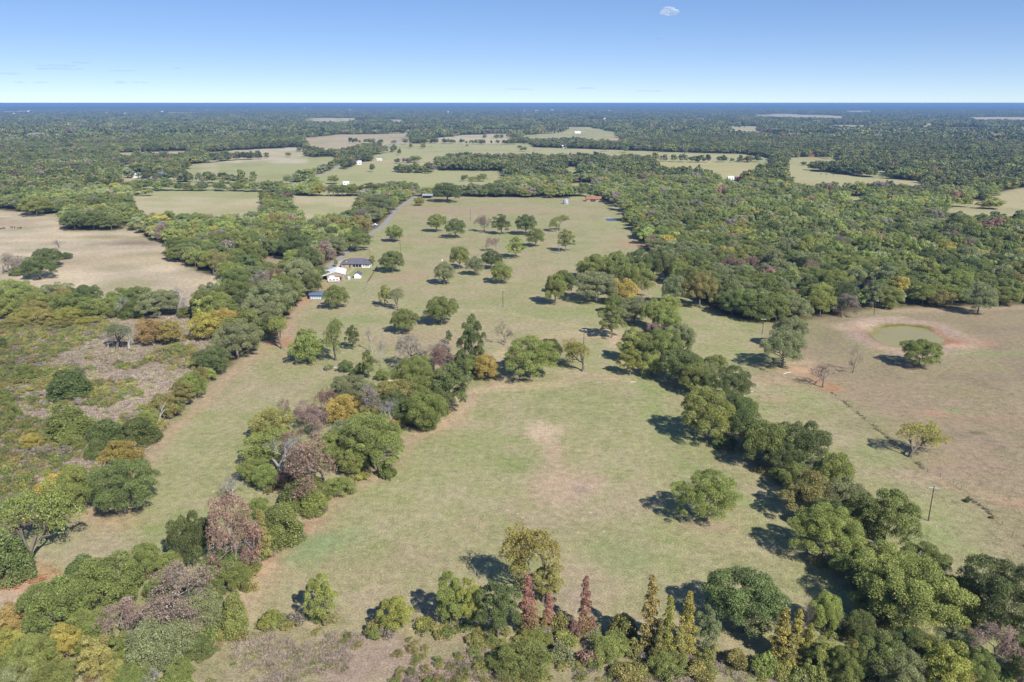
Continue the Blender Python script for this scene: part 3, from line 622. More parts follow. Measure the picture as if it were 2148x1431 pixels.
KIND = {'oak': ('oak_tree', 'round-crowned oak'), 'elm': ('elm_tree', 'upright leafy tree'), 'open': ('open_crowned_oak_tree', 'thin-crowned tree'), 'ced': ('cedar_tree', 'dense cedar'),
        'sap': ('sweetgum_tree', 'slender young tree'), 'shrub': ('bush', 'low bush'), 'bro': ('dying_tree', 'dry dying tree'), 'bare': ('dead_tree', 'bare dead tree'), 'snag': ('snag_tree', 'broken dead snag')}
TREES = []; PLANTED = []                                                        # (x, y, radius) of every tree placed by hand
def plant(kind, tint, X, Y, wm, hm, label, group, rs=RS):
    pr = PROTO['bushy' if kind == 'elm' and hm < 1.05 * wm else 'grand' if kind == 'oak' and wm > 16.5 else 'bushy' if kind == 'shrub' and wm > 6.5 else kind]; parts = pr[rs.randint(len(pr))]; nm, word = KIND[kind]
    o = empty(nm, (X, Y, float(ground_height(np.array([X]), np.array([Y]))[0])), rs.rand() * 6.28, (wm, wm, hm))
    for pn, me in parts:
        c = bpy.data.objects.new(pn, me); link(c, o)
        b = .88 + .26 * rs.rand(); t = TINT.get(tint, TINT['g'])
        if pn in ('trunk', 'branches'): t = {'wh': (.52, .49, .46), 'gy': (.42, .38, .36), 'gb': (.24, .19, .17)}.get(tint, (.36, .31, .28))
        if pn == 'lower_foliage': t = tuple(.45 * q + .55 * z for q, z in zip(t, TINT['ol']))
        c.color = (t[0] * b, t[1] * b, t[2] * b, 1)
    tag(o, label, 'bush' if kind == 'shrub' else ('dead tree' if kind in ('bare', 'snag') else 'tree'), group)
    PLANTED.append((X, Y, wm / 2)); TREES.append((o, kind, tint, X, Y)); return o
def size_word(k, wm, hm):
    if k == 'shrub': return 'wide ' if wm > 6 else 'tiny ' if wm < 3.2 else ''
    if k == 'sap': return 'tall ' if hm > 12 else ''
    return 'large ' if wm > 14.5 else 'small ' if wm < 6.5 else 'tall ' if hm > 1.25 * wm else ''
# zone phrase, then trees: kind tint x, foot row, top row, width (photo pixels); a text after | is a label of its own
ZONES = [
('scattered on the mown pasture beyond the brick ranch house', """oak g 916 488 449 40;oak dg 956 501 460 52;bro pk 1016 486 450 34|pinkish dying tree between two green oaks in the ranch pasture;elm dg 1051 493 450 34;oak dg 1103 494 450 48
oak g 1124 519 479 43;open lg 1172 484 451 40|thin light green tree casting a small shadow in the ranch pasture;elm g 1186 529 482 34;snag wh 1173 533 500 10;bro pk 1041 528 497 30|small pinkish dying tree in front of the round ranch pasture oaks;elm lg 1082 543 497 38;oak g 828 509 473 40
oak g 964 566 518 46;oak gy 997 579 539 40;oak dg 1031 566 526 44;oak gy 932 599 551 50;elm g 1052 596 551 44"""),
('near the yard and barns of the brick house', """oak dg 823 573 527 60|dense round dark oak just outside the ranch yard fence;oak g 706 650 600 54|oak standing against the blue metal barn;elm lg 808 645 598 25;open gy 836 652 606 40;open lg 592 732 663 46|thin tree with bare lower trunk beside the dirt lane;elm g 782 558 536 12;elm g 705 560 544 10"""),
('between the ranch yard and the creek trees', """oak g 848 703 648 55;oak g 925 685 623 72;elm dg 942 722 693 15;open g 705 756 665 54;elm lg 648 764 692 66;elm dg 741 735 682 28
bare gy 781 738 686 30;bare wh 800 768 712 20;bare gb 1058 725 668 38|bare dead tree alone on the middle pasture with a long shadow;oak g 1164 642 576 52;oak g 1183 620 567 48"""),
('along the creek line that crosses the pastures', """shrub dg 726 783 757 32;elm g 774 796 735 30;shrub g 803 800 776 32;shrub gy 690 778 762 18;shrub dg 750 790 762 30;shrub g 845 800 780 34;bro gb 862 770 703 64;elm dg 990 785 662 54|tall dark leafy tree rising from the creek line;oak g 990 795 745 50
oak lg 1114 799 713 106|large bright green spreading oak at the head of the big pasture;oak dg 1152 762 712 48;open ly 1222 779 718 78|yellow-green open oak next to the large bright green oak;elm y 1020 799 744 50|golden tree beside the large bright green oak;bro br 935 790 722 58;bro gb 910 775 715 50;shrub gy 975 800 778 30;elm ly 1321 790 730 44;elm dg 968 800 735 36;shrub br 1075 757 740 24"""),
('in the mixed hedge beside the big pasture', """oak g 870 842 755 88;elm dg 945 865 762 78;oak dg 925 880 815 52;oak g 905 860 790 60;oak dg 850 900 835 50;elm ol 760 930 870 60;oak g 700 980 910 60;oak g 740 1000 940 56;bro br 630 960 900 60;oak g 560 1030 975 50;oak g 650 1060 1000 56;oak dg 830 880 820 50;elm g 880 800 745 50;oak g 800 860 805 46;elm ol 835 870 798 72;oak lg 893 908 826 78;shrub g 895 905 880 40;oak gy 740 855 790 90;bro br 680 880 815 44;elm y 722 890 830 74|golden tree among brown dying trees beside the big pasture;bro gb 765 892 812 64;bro pk 658 920 862 76;bro pk 635 885 840 44;bro pk 597 885 838 24
oak gy 725 950 880 68;oak g 790 993 876 122|broad green oak leaning out of the hedge over the big pasture;shrub g 812 1008 975 38;elm ol 815 905 868 56;bare wh 820 905 838 46;elm ol 570 925 860 82;elm lg 570 978 905 98;oak g 535 1015 965 58;bare wh 590 1012 925 90|white bare dead tree spreading above green hedge trees;bro br 680 1040 910 124|large brown dying tree in the hedge beside the big pasture;oak dg 640 1005 945 54;bro br 602 1020 980 50
ced g 620 1075 1010 62;shrub lg 712 1045 1005 60;shrub g 748 990 962 40;bare wh 490 1052 1000 50;ced lg 657 1083 1025 54|bright green rounded cedar beside the big pasture;ced g 590 1148 1060 84;sap ol 555 1175 1070 36;bro br 497 1208 1035 102|tall brown dying tree at the low end of the hedge;oak dg 408 1195 1080 76;oak g 470 1225 1160 72;oak g 505 1243 1185 52;ced g 495 1343 1243 48;elm g 560 1150 1095 44;shrub g 760 975 950 40;elm ol 780 900 848 50;shrub ol 655 990 960 46;oak g 545 1095 1045 40;elm g 515 1130 1070 40;shrub g 530 1205 1180 34"""),
('in the thicket below the narrow pasture', """oak g 312 1215 1143 54;oak g 362 1215 1158 54;ced dg 175 1245 1172 82;oak g 235 1290 1170 116;oak g 128 1340 1225 114;bro pk 360 1325 1200 170|wide pinkish dying tree in the thicket below the narrow pasture;bro pk 280 1352 1265 100;elm o 35 1330 1275 78;elm ly 22 1395 1325 64;oak g 75 1440 1340 80;elm y 145 1400 1312 62;elm lg 205 1385 1310 78;elm ol 208 1432 1335 70;oak gy 345 1412 1310 114
ced dg 418 1385 1338 54;oak gy 430 1335 1240 80;oak gy 40 1465 1390 86;oak g 120 1472 1395 84;oak g 285 1455 1398 66;ced g 365 1452 1402 50;bare wh 325 1447 1395 50;elm g 270 1400 1330 60;oak g 190 1350 1280 70;shrub g 400 1350 1310 60;shrub ol 250 1440 1390 70;elm g 10 1450 1380 50;oak dg 440 1300 1220 60;shrub g 330 1260 1220 60;shrub g 410 1260 1215 50;shrub ol 100 1400 1360 60;elm lg 455 1325 1275 44;oak g 380 1440 1385 50;shrub g 160 1300 1260 60"""),
('at the corner where the narrow pasture meets the brushland', """open lg 62 1185 1042 150|light green oak with a forked trunk over orange dirt;ced dg 18 1232 1115 88;bare gb 115 1095 1033 50;elm y 128 1052 998 82;oak g 172 1080 982 78;oak dg 264 1087 972 126|dark oak with a pale trunk alone beside the narrow pasture;elm g 150 1030 975 50;oak gy 40 1090 1040 60"""),
('in the hedge between the brushland and the narrow pasture', """snag wh 210 1024 967 26;snag wh 338 900 845 30;elm y 262 990 928 84;ced dg 225 937 882 78;ced dg 288 937 880 80;ced dg 203 965 922 46;elm lg 312 905 862 50;elm ol 345 882 828 62;elm lg 405 838 783 56;elm ol 385 857 800 48
oak dg 450 787 728 62;shrub lg 435 803 772 36;oak gy 500 757 676 88;elm y 440 715 655 70;elm y 475 705 650 70;oak g 490 665 592 78;oak gy 545 694 632 84;oak gy 572 680 590 88;shrub g 365 870 845 36;elm ol 420 810 770 36;oak g 520 735 690 50;oak dg 565 715 665 50;shrub ol 330 905 880 34;shrub lg 300 930 905 34;elm o 238 975 935 40;oak gy 520 660 605 60;oak g 600 650 585 60;shrub g 250 950 925 40"""),
('standing in the weedy brushland', """ced dg 144 842 776 80|dense dark round cedar alone in the brushland;ced g 145 930 848 86|pointed green cedar in the brushland in front of the dark round one;ced g 150 948 905 48;elm o 317 727 670 58;elm y 360 727 672 46;open gy 245 733 675 56;bare wh 272 732 680 50;bare wh 225 732 695 40;ced g 50 802 765 44;ced g 10 850 815 30;ced g 30 880 845 30;ced g 55 905 880 26
elm gy 165 800 770 30;ced dg 0 735 705 30;elm y 70 945 910 36"""),
('in the hedge below the dry pale field', """oak lg 35 655 590 90;oak gy 125 650 595 80;elm ly 60 680 645 54;elm ol 100 682 648 50;elm ly 145 680 646 54;elm lg 205 668 627 64;ced g 275 670 632 48;oak gy 335 668 612 74;bare wh 375 658 600 52;ced dg 425 664 618 48;bare wh 262 668 615 38;elm lg 15 668 625 50;oak g 180 660 622 46;elm g 240 668 635 40;oak dg 305 665 625 44;shrub g 390 668 645 40;elm g 450 668 625 44;bare wh 395 660 620 34;oak gy 355 655 610 40;elm ol 80 670 630 50;shrub ol 30 690 665 50;shrub ol 130 690 668 46;shrub ly 185 686 664 40"""),
('in a clump on the dry pale field', """oak dg 106 563 522 56;oak dg 84 587 545 74;bare gb 125 540 502 42;bro gb 20 578 533 48;bare gb 5 575 540 34;shrub dg 137 545 530 26;oak lg 78 453 417 62|light green round oak alone at the edge of the dry field;oak dg 158 483 445 48;oak dg 197 483 443 50;oak g 235 483 458 44;shrub g 35 580 562 30"""),
('between the driveway and the dry pale field', """bro pk 450 516 482 42;bro pk 515 516 492 30;bro pk 345 507 472 28;bro ol 450 577 525 64;oak gy 630 615 548 66;bare wh 625 600 548 44;oak dg 655 625 575 40;bro pk 690 545 505 36;bro o 668 552 520 30;oak g 745 528 488 66;oak dg 620 545 488 70;elm ol 757 492 452 46;oak gy 770 470 438 56;oak gy 800 450 408 60;ced g 755 455 420 44;bro gb 765 478 440 40;bare gb 540 610 575 60;oak g 530 560 512 50;oak g 400 545 500 50;oak dg 375 540 498 40;shrub ol 580 600 575 40;elm g 560 590 550 50"""),
('hedging the big pasture from the pond field', """elm lg 1325 762 690 58;oak g 1385 772 690 74;oak gy 1430 748 680 50;oak dg 1424 808 735 74;oak g 1455 830 765 60;oak dg 1545 905 830 64;oak g 1585 945 880 60;oak dg 1640 985 915 66;oak gy 1715 1030 960 66;oak g 1665 1040 975 60;oak dg 1735 1130 1050 70;oak g 1800 1120 1050 70;oak g 1790 1230 1160 80;oak lg 1870 1290 1200 90;oak gy 1480 806 762 42;oak g 1500 792 746 42;oak dg 1530 852 772 86;oak lg 1482 932 821 104|tall light green oak throwing its shadow on the big pasture;oak dg 1565 950 862 70;oak g 1605 987 890 84;oak dg 1680 987 888 92;elm ol 1690 1097 990 88;oak lg 1744 1042 949 76;oak gy 1762 1088 1005 78;elm y 1798 1088 1050 48;oak g 1850 1152 1035 112;oak lg 1725 1188 1068 128
elm y 1795 1192 1145 54;oak lg 1845 1242 1145 108;oak g 1930 1228 1145 84;elm g 1455 790 745 40;oak dg 1640 1000 930 60;oak g 1560 900 835 50;elm ol 1350 745 700 50;elm lg 1365 790 745 44;oak g 1770 1150 1085 70;shrub g 1640 1015 985 50;shrub dg 1520 945 915 46"""),
('between the creek line and the big wood', """oak gy 1251 638 571 84;oak g 1250 602 533 64;oak g 1290 606 528 48;oak dg 1335 602 525 54;oak g 1331 628 552 72;elm y 1307 642 585 54|golden tree in the tree belt among dark oaks;oak dg 1395 592 532 46;oak gy 1413 643 578 46;oak ol 1467 648 570 64|broad oak alone at the mouth of the small green clearing;oak gy 1330 680 626 68;oak lg 1370 692 628 44;oak lg 1400 664 622 46;elm g 1283 711 640 52;oak lg 1400 702 650 52;bro pk 1376 702 675 42;oak g 1230 585 545 44;oak dg 1370 585 530 50;oak g 1420 600 548 40;bro gb 1300 680 652 36;oak g 1290 660 620 44"""),
('in the grove ending the pond field hedge', """oak lg 1895 1338 1185 196|huge light green oak in the grove below the utility pole;oak dg 2090 1338 1188 174|huge dark oak at the end of the fence line;oak dg 1556 1338 1208 146|dark rounded oak with a pale trunk at the foot of the big pasture;oak g 1830 1300 1220 80;oak dg 1960 1290 1210 80;oak g 2010 1300 1220 80;oak gy 2000 1400 1320 80;oak dg 1900 1400 1320 70;oak lg 1728 1332 1247 64;oak dg 1836 1445 1330 80;elm ly 1965 1470 1350 104;bro pk 2090 1432 1325 98;oak dg 2140 1442 1340 84;oak gy 1885 1465 1370 84;elm y 1985 1302 1245 32;elm lg 1720 1425 1345 60;oak g 1770 1442 1362 58;elm y 2020 1350 1320 44;oak g 2040 1440 1365 70;oak dg 1800 1350 1290 60;bare wh 1780 1330 1290 50;shrub g 1760 1395 1360 50;oak g 1930 1420 1340 70;elm ol 2010 1450 1390 60;shrub g 2100 1455 1420 60;shrub ol 1845 1465 1430 60"""),
('in the weedy strip below the big pasture', """open y 1140 1262 1105 128|tall olive-gold tree with a long shadow at the foot of the big pasture;elm ol 1152 1268 1185 62;elm lg 945 1326 1200 66;elm ly 985 1326 1215 50;elm dg 1045 1346 1222 82;sap r 1108 1330 1207 52;sap r 1150 1325 1245 34;sap r 1226 1330 1210 36;sap r 1243 1333 1293 22;sap o 1360 1372 1207 50;sap ly 1397 1390 1250 42;sap y 1437 1387 1244 48;elm gy 1478 1378 1275 50
sap o 1142 1330 1290 28;shrub ol 1305 1352 1288 54;shrub lg 1125 1360 1325 64;shrub lg 1200 1355 1322 54;shrub g 1100 1432 1362 110;shrub g 1060 1410 1370 70;shrub g 1280 1392 1335 74;shrub ol 1175 1342 1290 44;shrub br 1205 1346 1300 34;elm lg 679 1318 1203 60|lone upright light green tree at the foot of the big pasture;elm ly 832 1333 1252 68;shrub ly 560 1324 1290 34;shrub lg 578 1318 1278 26;shrub mint 621 1310 1296 18|small pale mint-green plant beside the lone upright tree;shrub ly 605 1318 1302 16;shrub ol 780 1335 1305 36;shrub g 785 1345 1315 30;shrub g 895 1325 1300 28;shrub ol 930 1340 1318 40
sap y 1635 1388 1275 50;sap y 1665 1392 1280 44;sap ly 1690 1400 1310 40;sap ol 1655 1400 1330 34;bare gb 1682 1342 1255 36;shrub ol 1550 1405 1365 44;shrub lg 1600 1420 1375 50;sap ol 1380 1392 1300 34;sap ol 1420 1398 1310 36;shrub g 1400 1425 1370 70;shrub ol 1335 1380 1340 44;shrub gy 1180 1400 1360 50;shrub br 1240 1400 1365 50;shrub ly 1650 1425 1390 50;shrub ol 1480 1430 1395 60;shrub g 1700 1445 1400 60;shrub ol 1000 1360 1335 44;shrub ly 470 1345 1320 40;shrub ol 1320 1430 1395 60"""),
('on the pond field', """oak lg 1480 1105 995 144|big round oak standing alone on the open big pasture;oak g 1926 774 711 82|green oak standing between the pond and the fence line;bare gb 1788 782 727 36|tall thin dead tree between the pond and the fence line;bare gb 1726 813 766 56|low dead tree on orange earth at the end of the fence line;open ly 1908 958 890 98|yellow-green tree leaning over the wire fence;oak gy 1640 777 690 104|grey-green oak pair beside the pond field, the nearer larger one;oak gy 1655 735 666 68|grey-green oak pair beside the pond field, the smaller one behind;oak gy 2050 662 597 68|grey-green oak with bare trunk at the wood edge behind the pond;elm lg 1866 650 621 28|small round light green tree beside the yard light pole"""),
('in the row of trees behind the open-sided metal shed', """oak dg 940 425 384 54|large dark oak beside the open-sided metal shed;elm ly 880 432 414 20|small yellow-green tree in front of the open-sided metal shed;oak g 700 412 386 26;oak ly 670 412 386 26;bro pk 690 412 388 20;oak dg 775 412 384 36;oak g 740 412 386 30;oak gy 820 412 380 40;oak g 845 412 380 34;oak dg 800 414 385 34;oak g 718 412 388 26;oak g 865 408 382 28"""),
]
def load_zones():
    seen = {}
    for phrase, txt in ZONES:
        for it in txt.replace('\n', ';').split(';'):
            it = it.strip()
            if not it: continue
            own = None
            if '|' in it: it, own = it.split('|')
            k, t, x, yb, yt, w_ = it.split(); x, yb, yt, w_ = map(float, (x, yb, yt, w_))
            X, Y = P(x, yb); wm = px2m(w_, Y)
            # feet hidden by the crown: the crown's near skirt, not the trunk, meets the foot row
            if k in ('oak', 'ced', 'shrub', 'elm'): Y += wm * (.16 if k in ('oak', 'elm') else .3); X = X * (1 + wm * .16 / Y)
            hm = max(top_z(x, yt, Y) * (1.0 if k not in ('bare', 'snag', 'bro') else 1.02), wm * (.62 if k in ('oak', 'elm', 'ced') else .4))
            lone = phrase.startswith(('scattered', 'near the yard', 'on the pond', 'between the ranch')); wm = px2m(w_, Y) * (.93 if lone and k == 'oak' else .88 if k == 'sap' else 1.1 if k in ('oak', 'elm', 'bro') else 1.06)
            label = own or f'{size_word(k, wm, hm)}{TWORD[t]} {KIND[k][1]} {phrase}'
            if own is None and k in ('bare', 'snag'): label = f'{KIND[k][1]} {phrase}'
            if len(label.split()) > 16: label = label.split(' ', 1)[1]
            plant(k, t, X, Y, wm, hm, label, None if own else f'{KIND[k][1].replace("bush", "bushe")}s {phrase}')
load_zones()
# ------------------------------------------------------------------ woods: the largest trees as things, the rest of the mass as stuff
def jitter_points(r0, r1, step, amin=-41, amax=41, seed=5):
    rs = np.random.RandomState(seed)
    xs = np.arange(-r1 * math.sin(math.radians(-amin)), r1 * math.sin(math.radians(amax)), step); ys = np.arange(r0 * .6, r1, step * .87)
    X, Y = np.meshgrid(xs, ys); X[1::2] += step / 2
    X = (X + rs.uniform(-.42, .42, X.shape) * step).ravel(); Y = (Y + rs.uniform(-.42, .42, Y.shape) * step).ravel()
    R = np.hypot(X, Y); A = np.degrees(np.arctan2(X, Y)); m = (R > r0) & (R < r1) & (A > amin) & (A < amax)
    return X[m], Y[m]
rs = np.random.RandomState(77)
X, Y = jitter_points(330, 2600, 10.6, seed=6)
m = ~is_open(X, Y); m &= fbm(X / 50, Y / 50, 91, 3) > .27
X, Y = X[m], Y[m]
# a few trees also stand out in the far fields and along their hedges
HEDGES = [[(655, 411), (760, 410), (868, 409), (960, 411), (1080, 411), (1180, 411), (1262, 414)], [(268, 398), (340, 400), (440, 400), (540, 402), (585, 404)], [(560, 404), (600, 408), (650, 410)], [(240, 372), (300, 375), (420, 384), (520, 386)],
          [(400, 343), (500, 336), (560, 333)], [(830, 360), (900, 362), (910, 358)], [(830, 343), (900, 340)], [(1670, 346), (1760, 354), (1880, 366)], [(1370, 338), (1450, 341), (1590, 340)], [(600, 390), (660, 368), (740, 332), (800, 305)],
          [(960, 380), (1000, 380), (1030, 382)], [(730, 335), (800, 322), (830, 318)], [(1660, 330), (1700, 328)], [(1640, 330), (1640, 372)], [(700, 300), (760, 301), (860, 303)], [(890, 300), (1000, 303), (1110, 303)], [(1115, 302), (1200, 308), (1300, 312)], [(1120, 300), (1210, 304), (1300, 308)], [(640, 327), (700, 325), (740, 322)], [(500, 390), (580, 394)], [(840, 362), (900, 364)], [(1000, 292), (1080, 290)], [(230, 332), (400, 330), (480, 333), (560, 330)], [(240, 336), (400, 335), (480, 337)], [(1960, 430), (2030, 436), (2100, 440)], [(2060, 425), (2080, 412), (2096, 403)]]
hx, hy = [], []
for hd in HEDGES:
    q = PP(hd)
    for a, b in zip(q[:-1], q[1:]):
        L = np.hypot(*(b - a)); k = max(2, int(L / (4.6 if hd in HEDGES[:2] else 7.0))); t = (np.arange(k) + rs.rand(k) * .8) / k
        g = a + (b - a) * t[:, None]; dens = rs.rand(k) < (.95 if hd in HEDGES[:2] else .7 if hd in HEDGES[2:9] else .5)
        hx += list((g[:, 0] + rs.normal(size=k) * 3)[dens]); hy += list((g[:, 1] + rs.normal(size=k) * 4)[dens])
lone = PP([(380, 370), (386, 368), (436, 376), (467, 375), (507, 378), (532, 380), (700, 386), (781, 361), (838, 325), (862, 312), (888, 312), (1090, 312), (1100, 318), (605, 330), (665, 330), (650, 320), (628, 318), (1270, 318), (1310, 320), (1440, 322), (980, 308), (740, 328), (660, 290), (560, 332), (590, 396), (608, 402), (642, 408), (1740, 334), (1730, 332), (1930, 384), (640, 380), (655, 374), (668, 365)])
X = np.concatenate([X, hx, lone[:, 0]]); Y = np.concatenate([Y, hy, lone[:, 1]])
PL = np.array(PLANTED)
keep = np.ones(len(X), bool)
for px_, py_, pr_ in PL: keep &= np.hypot(X - px_, Y - py_) > pr_ * .75 + 1.5
keep &= pdist(X, Y, DRIVE, False) > 5
YARDS = [(P(1800, 632), 12), (P(1762, 606), 4), (P(896, 414), 11), (P(1246, 420), 14), (P(745, 343), 22), (P(292, 369), 20), (P(340, 366), 14), (P(1690, 327), 24), (P(1665, 328), 16), (P(1540, 376), 14), (P(784, 472), 8), (P(795, 336), 10), (P(1548, 379), 12)]
for (yx, yy), yr in YARDS: keep &= np.hypot(X - yx, Y - yy) > yr
X, Y = X[keep], Y[keep]; n = len(X); R = np.hypot(X, Y)
size = rs.uniform(9.5, 15.5, n) * rs.choice([.6, 1, 1.25], n, p=[.14, .68, .18]); tall = np.clip(rs.normal(12.2, 2.0, n), 6, 17) * (.72 + .5 * fbm(X / 90, Y / 90, 17, 2)) * np.where(size < 8, .72, 1)
pxx, pyy = topix(X, Y); inframe = (pxx > -60) & (pxx < W + 60)
order = np.argsort(np.where(inframe, R / size, 1e9)); chosen = order[:430]
# the same patches of colour run through single trees and mass
TN = np.array(['dg', 'g', 'gy', 'lg', 'ol', 'ly', 'y', 'bro', 'bare'])
tn = rs.choice(TN, n, p=[.20, .37, .20, .09, .05, .02, .015, .04, .015])
def wood_phrase(x, y):
    if y > 860: return 'in the row of trees behind the open-sided metal shed' if abs(x) < 260 else 'in the far wood beyond the ranch pasture'
    if x > 60:
        e = float(pdist(np.array([x]), np.array([y]), NEAR)[0]); side = 'pond field' if y < 470 + .25 * (x - 150) and x > 150 else 'ranch pasture'
        return f'at the edge of the big wood along the {side}' if e < 14 else (f'just inside the big wood near the {side}' if e < 45 else 'deep in the big wood beyond the pond field')
    return 'between the driveway and the dry pale field'
n_oak = 0
for i in chosen:
    t = tn[i]; k = 'bro' if t == 'bro' else 'bare' if t == 'bare' else ('elm' if rs.rand() < .40 or n_oak > 195 else 'oak')
    if t in ('ly', 'y', 'ol'): k = 'elm'
    n_oak += k == 'oak'
    tt = {'bro': ['pk', 'gb', 'br'][rs.randint(3)], 'bare': 'gb'}.get(t, t); ph = wood_phrase(X[i], Y[i])
    lb = f'{KIND[k][1]} {ph}' if k == 'bare' else f'{size_word(k, size[i] * 1.1, tall[i])}{TWORD[tt]} {KIND[k][1]} {ph}'
    if len(lb.split()) > 16: lb = lb.split(' ', 1)[1]
    plant(k, tt, X[i], Y[i], size[i] * (1.22 if k == 'oak' else 1.08), tall[i] * (1.1 if k == 'elm' else 1), lb, f'{KIND[k][1]}s {ph}', rs)

# --- instanced mass
def proto_collection(name, meshes):
    c = bpy.data.collections.new(name)
    for i, me in enumerate(meshes): c.objects.link(bpy.data.objects.new(f'{name}_{i:02d}', me))
    return c
def scatter(name, X, Y, Z, scl, rot, pick, coll, label=None, kind='stuff'):
    me = bpy.data.meshes.new(name); k = len(X)
    me.vertices.add(k); me.vertices.foreach_set('co', np.stack([X, Y, Z], 1).astype(np.float32).ravel())
    a = me.attributes.new('scl', 'FLOAT_VECTOR', 'POINT'); a.data.foreach_set('vector', np.asarray(scl, np.float32).ravel())
    a = me.attributes.new('rotz', 'FLOAT', 'POINT'); a.data.foreach_set('value', np.asarray(rot, np.float32))
    a = me.attributes.new('pick', 'INT', 'POINT'); a.data.foreach_set('value', np.asarray(pick, np.int32))
    o = link(bpy.data.objects.new(name, me)); tag(o, label, None, None, kind)
    g = bpy.data.node_groups.new(name, 'GeometryNodeTree')
    g.interface.new_socket('Geometry', in_out='INPUT', socket_type='NodeSocketGeometry'); g.interface.new_socket('Geometry', in_out='OUTPUT', socket_type='NodeSocketGeometry')
    nn, ll = g.nodes, g.links
    gi, go = nn.new('NodeGroupInput'), nn.new('NodeGroupOutput'); ip = nn.new('GeometryNodeInstanceOnPoints'); ci = nn.new('GeometryNodeCollectionInfo')
    ci.inputs['Collection'].default_value = coll; ci.inputs['Separate Children'].default_value = True; ci.inputs['Reset Children'].default_value = True
    ip.inputs['Pick Instance'].default_value = True
    def na(nm, t):
        q = nn.new('GeometryNodeInputNamedAttribute'); q.data_type = t; q.inputs['Name'].default_value = nm; return q.outputs[0]
    cx = nn.new('ShaderNodeCombineXYZ'); ll.new(na('rotz', 'FLOAT'), cx.inputs[2])
    er = nn.new('FunctionNodeEulerToRotation'); ll.new(cx.outputs[0], er.inputs[0])
    ll.new(gi.outputs[0], ip.inputs['Points']); ll.new(ci.outputs[0], ip.inputs['Instance']); ll.new(na('pick', 'INT'), ip.inputs['Instance Index'])
    ll.new(er.outputs[0], ip.inputs['Rotation']); ll.new(na('scl', 'FLOAT_VECTOR'), ip.inputs['Scale']); ll.new(ip.outputs[0], go.inputs[0])
    md = o.modifiers.new('scatter', 'NODES'); md.node_group = g
    return o
def lod(seed, Wd, Ht, nb, br, n_, size_, mat, zc=.55, clump=1):
    rs_ = np.random.RandomState(seed); VV, AA = [], []
    for c in range(clump):
        B = crown_blobs(rs_, Wd, Ht, Ht * zc, Ht * .45, nb, br, .2)
        V, Q, a = leaf_quads(rs_, B, n_, size_, .65, .85, .1); V = V.reshape(-1, 4, 3); ok = V[:, :, 2].min(1) > .1; V = V[ok].reshape(-1, 3)
        if clump > 1:
            V = V * (.75 + .5 * rs_.rand()) + np.array([rs_.uniform(-1, 1) * Wd * 1.5, rs_.uniform(-1, 1) * Wd * 1.5, 0])
        VV.append(V); AA.append(a[ok])
    V = np.concatenate(VV); wv = Wd if clump == 1 else Wd * 4
    return mesh_np('far_crown', V / np.array([wv, wv, Ht]), np.arange(len(V)).reshape(-1, 4), mat, np.concatenate(AA))
rest = np.ones(n, bool); rest[chosen] = False; rest = np.nonzero(rest)[0]
nearm = rest[R[rest] < 1150]; farm = rest[R[rest] >= 1150]
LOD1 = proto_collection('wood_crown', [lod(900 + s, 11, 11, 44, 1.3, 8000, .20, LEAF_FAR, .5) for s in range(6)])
LOD2 = proto_collection('far_wood_crown', [lod(920 + s, 11, 10, 18, 1.75, 900, .62, LEAF_MASS_SHADED) for s in range(6)])
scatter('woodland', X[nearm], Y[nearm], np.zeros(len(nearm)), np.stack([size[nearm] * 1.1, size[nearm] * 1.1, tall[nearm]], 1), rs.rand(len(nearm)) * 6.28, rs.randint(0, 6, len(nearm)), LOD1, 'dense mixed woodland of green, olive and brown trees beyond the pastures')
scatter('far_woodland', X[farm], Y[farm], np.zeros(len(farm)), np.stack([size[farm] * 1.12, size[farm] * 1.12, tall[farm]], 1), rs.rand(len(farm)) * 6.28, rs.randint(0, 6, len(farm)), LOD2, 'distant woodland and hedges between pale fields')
X3, Y3 = jitter_points(2600, 14500, 41, seed=8); m = ~is_open(X3, Y3)
m &= ~far_clearing(X3, Y3); X3, Y3 = X3[m], Y3[m]; k3 = len(X3)
LOD3 = proto_collection('distant_crowns', [lod(940 + s, 11, 10, 8, 2.4, 46, 2.1, LEAF_MASS_SHADED, clump=9) for s in range(6)])
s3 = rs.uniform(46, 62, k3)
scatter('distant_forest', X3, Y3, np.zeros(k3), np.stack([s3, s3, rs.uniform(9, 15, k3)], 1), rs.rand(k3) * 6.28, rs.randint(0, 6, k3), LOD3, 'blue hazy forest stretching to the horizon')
# beyond ten kilometres the canopy is one rolling roof
def far_canopy():
    rr = np.concatenate([np.linspace(14200, 22000, 140), np.linspace(22100, 33000, 90)]); aa = np.radians(np.arange(-41, 41.01, .12))
    Rr, Aa = np.meshgrid(rr, aa, indexing='ij'); x = (Rr * np.sin(Aa)).ravel(); y = (Rr * np.cos(Aa)).ravel(); q = np.random.RandomState(4)
    z = 5 + 7 * fbm(x / 300, y / 300, 5, 3) + 5 * q.rand(len(x)) + 90 * np.clip(fbm(x / 6200, y / 4600, 8, 3) - .42, 0, 1) * np.clip((Rr.ravel() - 15000) / 9000, 0, 1)
    z -= 14 * (fbm(x / 1300, y / 500, 77, 3) > .70)
    na = len(aa); i = np.arange(len(rr) - 1)[:, None]; j = np.arange(na - 1)[None]
    Q = np.stack([i * na + j, i * na + j + 1, (i + 1) * na + j + 1, (i + 1) * na + j], -1).reshape(-1, 4)[:, ::-1]
    me = mesh_np('horizon_forest', np.stack([x, y, z], 1), Q, LEAF_CANOPY, q.rand(len(Q)))
    tag(link(bpy.data.objects.new('horizon_forest', me)), 'far forest canopy fading to blue at the horizon', None, None, 'stuff')
LEAF_CANOPY = leaf_material('canopy', [(1, (.085, .105, .04))])
far_canopy()

